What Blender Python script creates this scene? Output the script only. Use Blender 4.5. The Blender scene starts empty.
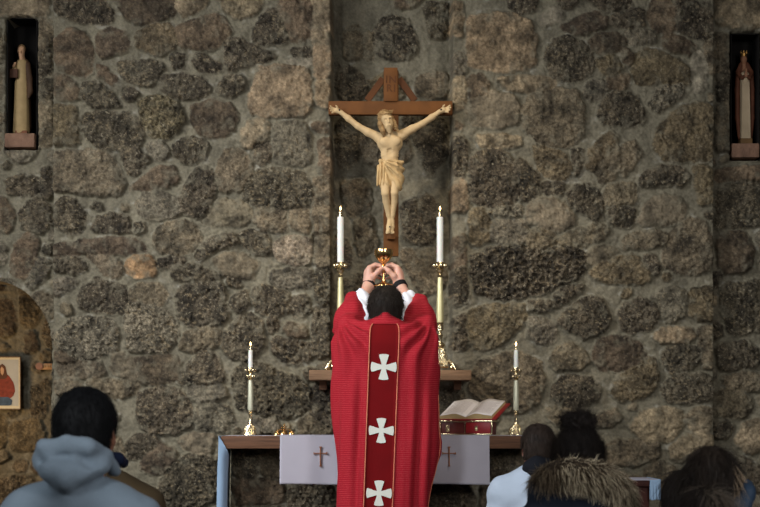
import bpy, bmesh, math, random
import numpy as np
from mathutils import Vector, Matrix
from mathutils.bvhtree import BVHTree

PI = math.pi
scene = bpy.context.scene
COL = scene.collection

# ------------------------------------------------------------------ camera
F = 1800.0            # focal length in pixels of a 760 px wide frame
CZ = 1.04             # camera height
HY = 428.0            # horizon row
cam_d = bpy.data.cameras.new('camera')
cam = bpy.data.objects.new('camera', cam_d)
COL.objects.link(cam)
cam.location = (0, 0, CZ)
cam.rotation_euler = (PI / 2, 0, 0)
cam_d.sensor_width = 36.0
cam_d.lens = 36.0 * F / 760.0
cam_d.shift_y = (HY - 253.5) / 760.0
cam_d.clip_end = 60
cam_d.dof.use_dof = True
cam_d.dof.focus_distance = 9.75
cam_d.dof.aperture_fstop = 5.6
scene.camera = cam

# ------------------------------------------------------------------ view
scene.view_settings.view_transform = 'Standard'
scene.view_settings.look = 'None'
scene.view_settings.gamma = 1.0
scene.view_settings.use_curve_mapping = False
scene.view_settings.exposure = 0.0

# ------------------------------------------------------------------ world
world = bpy.data.worlds.new('world')
scene.world = world
world.use_nodes = True
bg = world.node_tree.nodes['Background']
bg.inputs[0].default_value = (0.70, 0.75, 0.82, 1)
bg.inputs[1].default_value = 0.075


def area(name, loc, target, size, size_y, power, color, spread=180):
    d = bpy.data.lights.new(name, 'AREA')
    d.shape = 'RECTANGLE'
    d.size = size
    d.size_y = size_y
    d.energy = power
    d.color = color
    d.spread = math.radians(spread)
    o = bpy.data.objects.new(name, d)
    COL.objects.link(o)
    o.location = loc
    v = Vector(target) - Vector(loc)
    o.rotation_euler = v.to_track_quat('-Z', 'Y').to_euler()
    return o


def spot(name, loc, target, power, color, angle, blend, radius):
    d = bpy.data.lights.new(name, 'SPOT')
    d.energy = power
    d.color = color
    d.spot_size = math.radians(angle)
    d.spot_blend = blend
    d.shadow_soft_size = radius
    o = bpy.data.objects.new(name, d)
    COL.objects.link(o)
    o.location = loc
    v = Vector(target) - Vector(loc)
    o.rotation_euler = v.to_track_quat('-Z', 'Y').to_euler()
    return o


# nave window at left; added rear panels streak the gold; ceiling spots over the sanctuary
area('nave_window_light_left', (-4.2, 6.2, 3.9), (0.1, 10.2, 1.0), 1.6, 2.4, 62, (0.93, 0.96, 1.0), 66)
area('added_rear_light_left', (-3.0, 1.0, 3.3), (0, 9.6, 1.2), 0.9, 2.4, 44, (0.90, 0.95, 1.0), 90)  # unseen panel added for highlight streaks on the chalice
area('added_rear_light_right', (3.2, 1.0, 3.3), (0, 9.6, 1.2), 0.9, 2.4, 48, (0.97, 0.97, 1.0), 90)  # its counterpart at the right, added for the same streaks
spot('ceiling_spot_light', (0.45, 7.9, 5.4), (0.08, 10.2, 1.45), 270, (1.0, 0.86, 0.66), 40, 1.0, 0.10)
spot('ceiling_spot_light_right', (2.6, 6.8, 4.6), (0.35, 10.2, 1.2), 105, (1.0, 0.90, 0.76), 42, 1.0, 0.12)
# lamp inside the arched side chapel
pl = bpy.data.lights.new('side_chapel_lamp_light', 'POINT')
pl.energy = 36
pl.color = (1.0, 0.68, 0.36)
pl.shadow_soft_size = 0.15
plo = bpy.data.objects.new('side_chapel_lamp_light', pl)
COL.objects.link(plo)
plo.location = (-3.0, 11.05, 1.15)


# ------------------------------------------------------------------ helpers
def X(px, D): return (px - 380.0) * D / F
def Z(py, D): return CZ + (HY - py) * D / F
def P(px, py, D): return Vector((X(px, D), D, Z(py, D)))
def S(D): return D / F


def srgb(c):
    out = []
    for v in c[:3]:
        v = v / 255.0
        out.append(v / 12.92 if v <= 0.04045 else ((v + 0.055) / 1.055) ** 2.4)
    return tuple(out)


MATS = {}


def mat(name, color, rough=0.7, metal=0.0, var=0.12, vscale=12.0, bump=0.0, bscale=80.0, sheen=0.0,
        stretch=(1, 1, 1), emit=None, sss=0.0, detail=4.0):
    if name in MATS:
        return MATS[name]
    m = bpy.data.materials.new(name)
    MATS[name] = m
    m.use_nodes = True
    nt = m.node_tree
    b = nt.nodes['Principled BSDF']
    c = srgb(color)
    tc = nt.nodes.new('ShaderNodeTexCoord')
    mp = nt.nodes.new('ShaderNodeMapping')
    mp.inputs['Scale'].default_value = stretch
    nt.links.new(tc.outputs['Object'], mp.inputs['Vector'])
    n = nt.nodes.new('ShaderNodeTexNoise')
    n.inputs['Scale'].default_value = vscale
    n.inputs['Detail'].default_value = detail
    nt.links.new(mp.outputs[0], n.inputs['Vector'])
    mx = nt.nodes.new('ShaderNodeMix')
    mx.data_type = 'RGBA'
    mx.inputs['A'].default_value = tuple(v * (1 - var) for v in c) + (1,)
    mx.inputs['B'].default_value = tuple(min(1, v * (1 + var)) for v in c) + (1,)
    rp = nt.nodes.new('ShaderNodeMapRange')
    rp.inputs['From Min'].default_value = 0.3
    rp.inputs['From Max'].default_value = 0.7
    nt.links.new(n.outputs['Fac'], rp.inputs['Value'])
    nt.links.new(rp.outputs['Result'], mx.inputs['Factor'])
    nt.links.new(mx.outputs['Result'], b.inputs['Base Color'])
    b.inputs['Roughness'].default_value = rough
    b.inputs['Metallic'].default_value = metal
    if rough >= 0.6 and not metal:
        b.inputs['Specular IOR Level'].default_value = 0.2
    if sheen:
        b.inputs['Sheen Weight'].default_value = sheen
    if sss:
        b.inputs['Subsurface Weight'].default_value = sss
        b.inputs['Subsurface Scale'].default_value = 0.01
    if emit:
        b.inputs['Emission Color'].default_value = srgb(emit[0]) + (1,)
        b.inputs['Emission Strength'].default_value = emit[1]
    if bump:
        n2 = nt.nodes.new('ShaderNodeTexNoise')
        n2.inputs['Scale'].default_value = bscale
        n2.inputs['Detail'].default_value = 3
        nt.links.new(mp.outputs[0], n2.inputs['Vector'])
        bp = nt.nodes.new('ShaderNodeBump')
        bp.inputs['Strength'].default_value = bump
        bp.inputs['Distance'].default_value = 0.01
        nt.links.new(n2.outputs['Fac'], bp.inputs['Height'])
        nt.links.new(bp.outputs[0], b.inputs['Normal'])
    return m


def tag(o, label=None, cat=None, group=None, kind=None):
    if label: o['label'] = label
    if cat: o['category'] = cat
    if group: o['group'] = group
    if kind: o['kind'] = kind
    return o


def thing(name, label, cat, loc=(0, 0, 0), group=None):
    o = bpy.data.objects.new(name, None)
    o.empty_display_size = 0.05
    COL.objects.link(o)
    o.location = loc
    return tag(o, label, cat, group)


def mesh_obj(name, V, Fc, m, parent=None, smooth=True, loc=None):
    """V world-space vertices, Fc faces. The object origin is put at loc (or the parent's place)."""
    me = bpy.data.meshes.new(name)
    V = np.asarray(V, dtype=np.float64)
    org = np.zeros(3)
    if loc is not None:
        org = np.array(loc, float)
    elif parent is not None:
        q = parent
        org = np.array(q.matrix_world.translation if False else world_loc(q))
    V = V - org
    if isinstance(Fc, np.ndarray) and Fc.ndim == 2:
        nf, k = Fc.shape
        me.vertices.add(len(V))
        me.vertices.foreach_set('co', V.astype(np.float32).ravel())
        me.loops.add(nf * k)
        me.loops.foreach_set('vertex_index', Fc.astype(np.int32).ravel())
        me.polygons.add(nf)
        me.polygons.foreach_set('loop_start', np.arange(0, nf * k, k, dtype=np.int32))
        me.update(calc_edges=True)
    else:
        me.from_pydata([tuple(v) for v in V], [], [tuple(int(i) for i in f) for f in Fc])
    me.validate()
    if smooth:
        me.polygons.foreach_set('use_smooth', np.ones(len(me.polygons), dtype=bool))
    me.materials.append(m)
    me.update()
    o = bpy.data.objects.new(name, me)
    COL.objects.link(o)
    if parent is not None:
        o.parent = parent
        o.location = org - np.array(world_loc(parent))
    else:
        o.location = org
    return o


def world_loc(o):
    v = Vector((0, 0, 0))
    while o is not None:
        v = v + o.location
        o = o.parent
    return v


class MB:
    """collects simple shapes in world space and links them as one mesh"""
    def __init__(self):
        self.V = []
        self.F = []

    def add(self, vs, fs):
        b = len(self.V)
        self.V += [tuple(v) for v in vs]
        self.F += [tuple(i + b for i in f) for f in fs]
        return self

    def box(self, lo, hi, bev=0.0, M=None):
        bm = bmesh.new()
        bmesh.ops.create_cube(bm, size=1)
        c = [(a + b) / 2 for a, b in zip(lo, hi)]
        s = [b - a for a, b in zip(lo, hi)]
        for v in bm.verts:
            v.co = Vector((v.co.x * s[0] + c[0], v.co.y * s[1] + c[1], v.co.z * s[2] + c[2]))
        if bev:
            bmesh.ops.bevel(bm, geom=list(bm.edges), offset=bev, segments=2, affect='EDGES', profile=0.5)
        if M is not None:
            bmesh.ops.transform(bm, matrix=M, verts=bm.verts)
        bm.verts.index_update()
        self.add([v.co.copy() for v in bm.verts], [[v.index for v in f.verts] for f in bm.faces])
        bm.free()
        return self

    def tube(self, pts, radii, n=10, cap=True):
        pts = [Vector(p) for p in pts]
        if not hasattr(radii, '__len__'):
            radii = [radii] * len(pts)
        vs, fs = [], []
        up = None
        for i, p in enumerate(pts):
            d = (pts[min(i + 1, len(pts) - 1)] - pts[max(i - 1, 0)]).normalized()
            if up is None:
                up = Vector((0, 0, 1)) if abs(d.z) < 0.9 else Vector((1, 0, 0))
            s = d.cross(up).normalized()
            up = s.cross(d).normalized()
            for k in range(n):
                a = 2 * PI * k / n
                vs.append(p + (s * math.cos(a) + up * math.sin(a)) * radii[i])
        for i in range(len(pts) - 1):
            for k in range(n):
                a, b = i * n + k, i * n + (k + 1) % n
                fs.append((a, b, b + n, a + n))
        if cap:
            fs.append(tuple(range(n))[::-1])
            fs.append(tuple((len(pts) - 1) * n + k for k in range(n)))
        return self.add(vs, fs)

    def lathe(self, c, prof, n=24, ax=(1, 1)):
        """prof: list of (r, z) from bottom to top about centre c=(x,y)"""
        vs, fs = [], []
        for r, z in prof:
            for k in range(n):
                a = 2 * PI * k / n
                vs.append((c[0] + r * math.cos(a) * ax[0], c[1] + r * math.sin(a) * ax[1], z))
        for i in range(len(prof) - 1):
            for k in range(n):
                a, b = i * n + k, i * n + (k + 1) % n
                fs.append((a, b, b + n, a + n))
        fs.append(tuple(range(n))[::-1])
        fs.append(tuple((len(prof) - 1) * n + k for k in range(n)))
        return self.add(vs, fs)

    def ball(self, c, r, n=10):
        bm = bmesh.new()
        bmesh.ops.create_uvsphere(bm, u_segments=n * 2 if n > 6 else 10, v_segments=n, radius=1)
        rr = r if hasattr(r, '__len__') else (r, r, r)
        for v in bm.verts:
            v.co = Vector((v.co.x * rr[0] + c[0], v.co.y * rr[1] + c[1], v.co.z * rr[2] + c[2]))
        bm.verts.index_update()
        self.add([v.co.copy() for v in bm.verts], [[v.index for v in f.verts] for f in bm.faces])
        bm.free()
        return self

    def prism(self, poly, y0, y1):
        """poly of (x,z) extruded from y0 to y1"""
        n = len(poly)
        vs = [(x, y0, z) for x, z in poly] + [(x, y1, z) for x, z in poly]
        fs = [tuple(range(n)), tuple(range(n, 2 * n))[::-1]]
        for i in range(n):
            j = (i + 1) % n
            fs.append((i, i + n, j + n, j))
        return self.add(vs, fs)

    def build(self, name, m, parent=None, smooth=True, loc=None):
        o = mesh_obj(name, self.V, self.F, m, parent, smooth, loc)
        if smooth:
            bm = bmesh.new()
            bm.from_mesh(o.data)
            bmesh.ops.recalc_face_normals(bm, faces=bm.faces)
            for e in bm.edges:
                if len(e.link_faces) == 2 and e.calc_face_angle(0) > 0.7:
                    e.smooth = False
            bm.to_mesh(o.data)
            bm.free()
        return o


# ---- numpy value noise
def _hash(ix, iy, iz, seed):
    h = (ix.astype(np.int64) * 374761393 + iy.astype(np.int64) * 668265263 + iz.astype(np.int64) * 2147483647 + seed * 974711)
    h = (h ^ (h >> 13)) * 1274126177
    h = h ^ (h >> 16)
    return (h & 0xffff).astype(np.float64) / 65535.0


def vnoise(x, y, z=None, seed=0):
    x = np.asarray(x, float)
    y = np.asarray(y, float)
    if z is None:
        x0 = np.floor(x); y0 = np.floor(y)
        fx = x - x0; fy = y - y0
        fx = fx * fx * (3 - 2 * fx); fy = fy * fy * (3 - 2 * fy)
        zz = np.zeros_like(x0)
        a = _hash(x0, y0, zz, seed); b = _hash(x0 + 1, y0, zz, seed)
        c = _hash(x0, y0 + 1, zz, seed); d = _hash(x0 + 1, y0 + 1, zz, seed)
        return (a * (1 - fx) + b * fx) * (1 - fy) + (c * (1 - fx) + d * fx) * fy - 0.5
    z = np.asarray(z, float)
    z0 = np.floor(z)
    fz = z - z0
    fz = fz * fz * (3 - 2 * fz)
    x0 = np.floor(x); y0 = np.floor(y)
    fx = x - x0; fy = y - y0
    fx = fx * fx * (3 - 2 * fx); fy = fy * fy * (3 - 2 * fy)
    r = 0
    for dz, wz in ((0, 1 - fz), (1, fz)):
        a = _hash(x0, y0, z0 + dz, seed); b = _hash(x0 + 1, y0, z0 + dz, seed)
        c = _hash(x0, y0 + 1, z0 + dz, seed); d = _hash(x0 + 1, y0 + 1, z0 + dz, seed)
        r = r + ((a * (1 - fx) + b * fx) * (1 - fy) + (c * (1 - fx) + d * fx) * fy) * wz
    return r - 0.5


def fbm(x, y, seed=0, octv=4, gain=0.5):
    r = 0; a = 1.0; f = 1.0
    for i in range(octv):
        r = r + a * vnoise(x * f, y * f, None, seed + i * 17)
        a *= gain; f *= 2.03
    return r


# ---- signed distance modelling: smooth unions of tapered limbs and ellipsoids
class SDF:
    def __init__(self):
        self.ops = []

    def cone(self, a, b, ra, rb, k=0.02, sub=False):
        a = np.array(a, float); b = np.array(b, float)
        r = max(ra, rb)
        lo = np.minimum(a, b) - r - k; hi = np.maximum(a, b) + r + k
        ab = b - a; L2 = max(float(ab @ ab), 1e-12)

        def f(x, y, z):
            t = np.clip(((x - a[0]) * ab[0] + (y - a[1]) * ab[1] + (z - a[2]) * ab[2]) / L2, 0, 1)
            dx = x - a[0] - t * ab[0]; dy = y - a[1] - t * ab[1]; dz = z - a[2] - t * ab[2]
            return np.sqrt(dx * dx + dy * dy + dz * dz) - (ra + (rb - ra) * t)
        self.ops.append((f, lo, hi, k, sub))
        return self

    def chain(self, pts, rs, k=0.02):
        for i in range(len(pts) - 1):
            self.cone(pts[i], pts[i + 1], rs[i], rs[i + 1], k)
        return self

    def ell(self, c, r, k=0.02, R=None, sub=False):
        c = np.array(c, float); r = np.array(r, float)
        m = r.max() + k
        lo = c - m; hi = c + m
        Rm = None if R is None else np.array(R.to_3x3().transposed())

        def f(x, y, z):
            x = x - c[0]; y = y - c[1]; z = z - c[2]
            if Rm is not None:
                x, y, z = (Rm[0, 0] * x + Rm[0, 1] * y + Rm[0, 2] * z, Rm[1, 0] * x + Rm[1, 1] * y + Rm[1, 2] * z,
                           Rm[2, 0] * x + Rm[2, 1] * y + Rm[2, 2] * z)
            k0 = np.sqrt((x / r[0]) ** 2 + (y / r[1]) ** 2 + (z / r[2]) ** 2)
            k1 = np.sqrt((x / r[0] ** 2) ** 2 + (y / r[1] ** 2) ** 2 + (z / r[2] ** 2) ** 2) + 1e-9
            return k0 * (k0 - 1) / k1
        self.ops.append((f, lo, hi, k, sub))
        return self

    def func(self, f, lo, hi, k=0.02, sub=False):
        self.ops.append((f, np.array(lo, float), np.array(hi, float), k, sub))
        return self

    def mesh(self, h, smooth=1):
        los = np.array([o[1] for o in self.ops if not o[4]]); his = np.array([o[2] for o in self.ops if not o[4]])
        lo = los.min(0) - 2 * h; hi = his.max(0) + 2 * h
        n = np.ceil((hi - lo) / h).astype(int) + 1
        g = np.full(n, 0.5, dtype=np.float32)
        for f, a, b, k, sub in self.ops:
            i0 = np.clip(((a - lo) / h).astype(int) - 1, 0, n - 1); i1 = np.clip(((b - lo) / h).astype(int) + 2, 1, n)
            if (i1 <= i0).any():
                continue
            xs = (lo[0] + h * np.arange(i0[0], i1[0]))[:, None, None]
            ys = (lo[1] + h * np.arange(i0[1], i1[1]))[None, :, None]
            zs = (lo[2] + h * np.arange(i0[2], i1[2]))[None, None, :]
            v = f(xs, ys, zs)
            sl = g[i0[0]:i1[0], i0[1]:i1[1], i0[2]:i1[2]]
            if sub:
                v = -v
                hh = np.maximum(k - np.abs(sl - v), 0) / k
                g[i0[0]:i1[0], i0[1]:i1[1], i0[2]:i1[2]] = np.maximum(sl, v) + hh * hh * k * 0.25
            else:
                hh = np.maximum(k - np.abs(sl - v), 0) / k
                g[i0[0]:i1[0], i0[1]:i1[1], i0[2]:i1[2]] = np.minimum(sl, v) - hh * hh * k * 0.25
        g[0] = g[-1] = 0.5; g[:, 0] = g[:, -1] = 0.5; g[:, :, 0] = g[:, :, -1] = 0.5
        return surface_nets(g, lo, h, smooth)


def surface_nets(g, lo, h, smooth=1):
    s = g < 0
    nx, ny, nz = g.shape
    cnt = np.zeros((nx - 1, ny - 1, nz - 1), dtype=np.int8)
    for i in (0, 1):
        for j in (0, 1):
            for k in (0, 1):
                cnt += s[i:nx - 1 + i, j:ny - 1 + j, k:nz - 1 + k]
    act = (cnt > 0) & (cnt < 8)
    idx = np.full(act.shape, -1, dtype=np.int64)
    ci = np.argwhere(act)
    idx[act] = np.arange(len(ci))
    acc = np.zeros((len(ci), 3)); num = np.zeros(len(ci))
    cor = [(0, 0, 0), (1, 0, 0), (0, 1, 0), (1, 1, 0), (0, 0, 1), (1, 0, 1), (0, 1, 1), (1, 1, 1)]
    edges = [(a, b) for a in range(8) for b in range(a + 1, 8) if bin(a ^ b).count('1') == 1]
    vals = [g[ci[:, 0] + c[0], ci[:, 1] + c[1], ci[:, 2] + c[2]] for c in cor]
    for a, b in edges:
        va, vb = vals[a], vals[b]
        m = (va < 0) != (vb < 0)
        t = np.where(m, va / np.where(m, va - vb, 1), 0)
        ca, cb = np.array(cor[a]), np.array(cor[b])
        pt = ca + t[:, None] * (cb - ca)
        acc += pt * m[:, None]; num += m
    V = lo + h * (ci + acc / num[:, None])
    faces = []
    for ax in range(3):
        sl0 = [slice(None)] * 3; sl1 = [slice(None)] * 3
        sl0[ax] = slice(0, -1); sl1[ax] = slice(1, None)
        A = s[tuple(sl0)]; B = s[tuple(sl1)]
        cr = np.argwhere(A != B)
        u, v = [(1, 2), (2, 0), (0, 1)][ax]
        ok = (cr[:, u] > 0) & (cr[:, v] > 0) & (cr[:, u] < g.shape[u] - 1) & (cr[:, v] < g.shape[v] - 1)
        cr = cr[ok]
        flip = A[cr[:, 0], cr[:, 1], cr[:, 2]]
        q = []
        for du, dv in ((-1, -1), (0, -1), (0, 0), (-1, 0)):
            c = cr.copy(); c[:, u] += du; c[:, v] += dv
            q.append(idx[c[:, 0], c[:, 1], c[:, 2]])
        q = np.stack(q, 1)
        q[~flip] = q[~flip][:, ::-1]
        faces.append(q)
    Fc = np.concatenate(faces)
    for _ in range(smooth):
        V = lap(V, Fc)
    return V, Fc


def lap(V, Fc, w=0.5):
    acc = np.zeros_like(V); num = np.zeros(len(V))
    for i in range(4):
        j = (i + 1) % 4
        for a, b in ((Fc[:, i], Fc[:, j]), (Fc[:, j], Fc[:, i])):
            for d in range(3):
                acc[:, d] += np.bincount(a, V[b, d], len(V))
            num += np.bincount(a, minlength=len(V))
    return V * (1 - w) + w * acc / np.maximum(num, 1)[:, None]


def vnormals(V, Fc):
    n = np.cross(V[Fc[:, 2]] - V[Fc[:, 0]], V[Fc[:, 3]] - V[Fc[:, 1]])
    N = np.zeros_like(V)
    for i in range(4):
        for d in range(3):
            N[:, d] += np.bincount(Fc[:, i], n[:, d], len(V))
    return N / (np.linalg.norm(N, axis=1)[:, None] + 1e-12)


def strands(root, dirs, length, rad, segs=4, droop=0.0, curl=0.0, seed=0):
    """tapered three-sided hairs: root (n,3), dirs (n,3) unit, length (n,)"""
    rng = np.random.default_rng(seed)
    n = len(root)
    up = np.tile(np.array([0.31, 0.52, 0.79]), (n, 1))
    s = np.cross(dirs, up); s /= np.linalg.norm(s, axis=1)[:, None] + 1e-9
    t = np.cross(s, dirs)
    ph = rng.uniform(0, 6.28, n)
    Vs = []
    for i in range(segs + 1):
        u = i / segs
        c = root + dirs * (length * u)[:, None]
        c = c + np.array([0, 0, -1.0]) * (droop * length * u * u)[:, None]
        if curl:
            c = c + s * (curl * length * np.sin(u * 4 + ph) * u)[:, None] + t * (curl * length * np.cos(u * 3 + ph) * u)[:, None]
        r = rad * (1 - 0.9 * u)
        for k in range(3):
            a = 2 * PI * k / 3
            Vs.append(c + (s * math.cos(a) + t * math.sin(a)) * r)
    V = np.stack(Vs, 1)            # n, (segs+1)*3, 3
    m = (segs + 1) * 3
    q = []
    for i in range(segs):
        for k in range(3):
            a, b = i * 3 + k, i * 3 + (k + 1) % 3
            q.append((a, b, b + 3, a + 3))
    q = np.array(q)
    Fc = (q[None] + (np.arange(n) * m)[:, None, None]).reshape(-1, 4)
    return V.reshape(-1, 3), Fc


def join(parts):
    Vs, Fs, b = [], [], 0
    for V, Fc in parts:
        Vs.append(V); Fs.append(Fc + b); b += len(V)
    return np.concatenate(Vs), np.concatenate(Fs)
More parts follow.
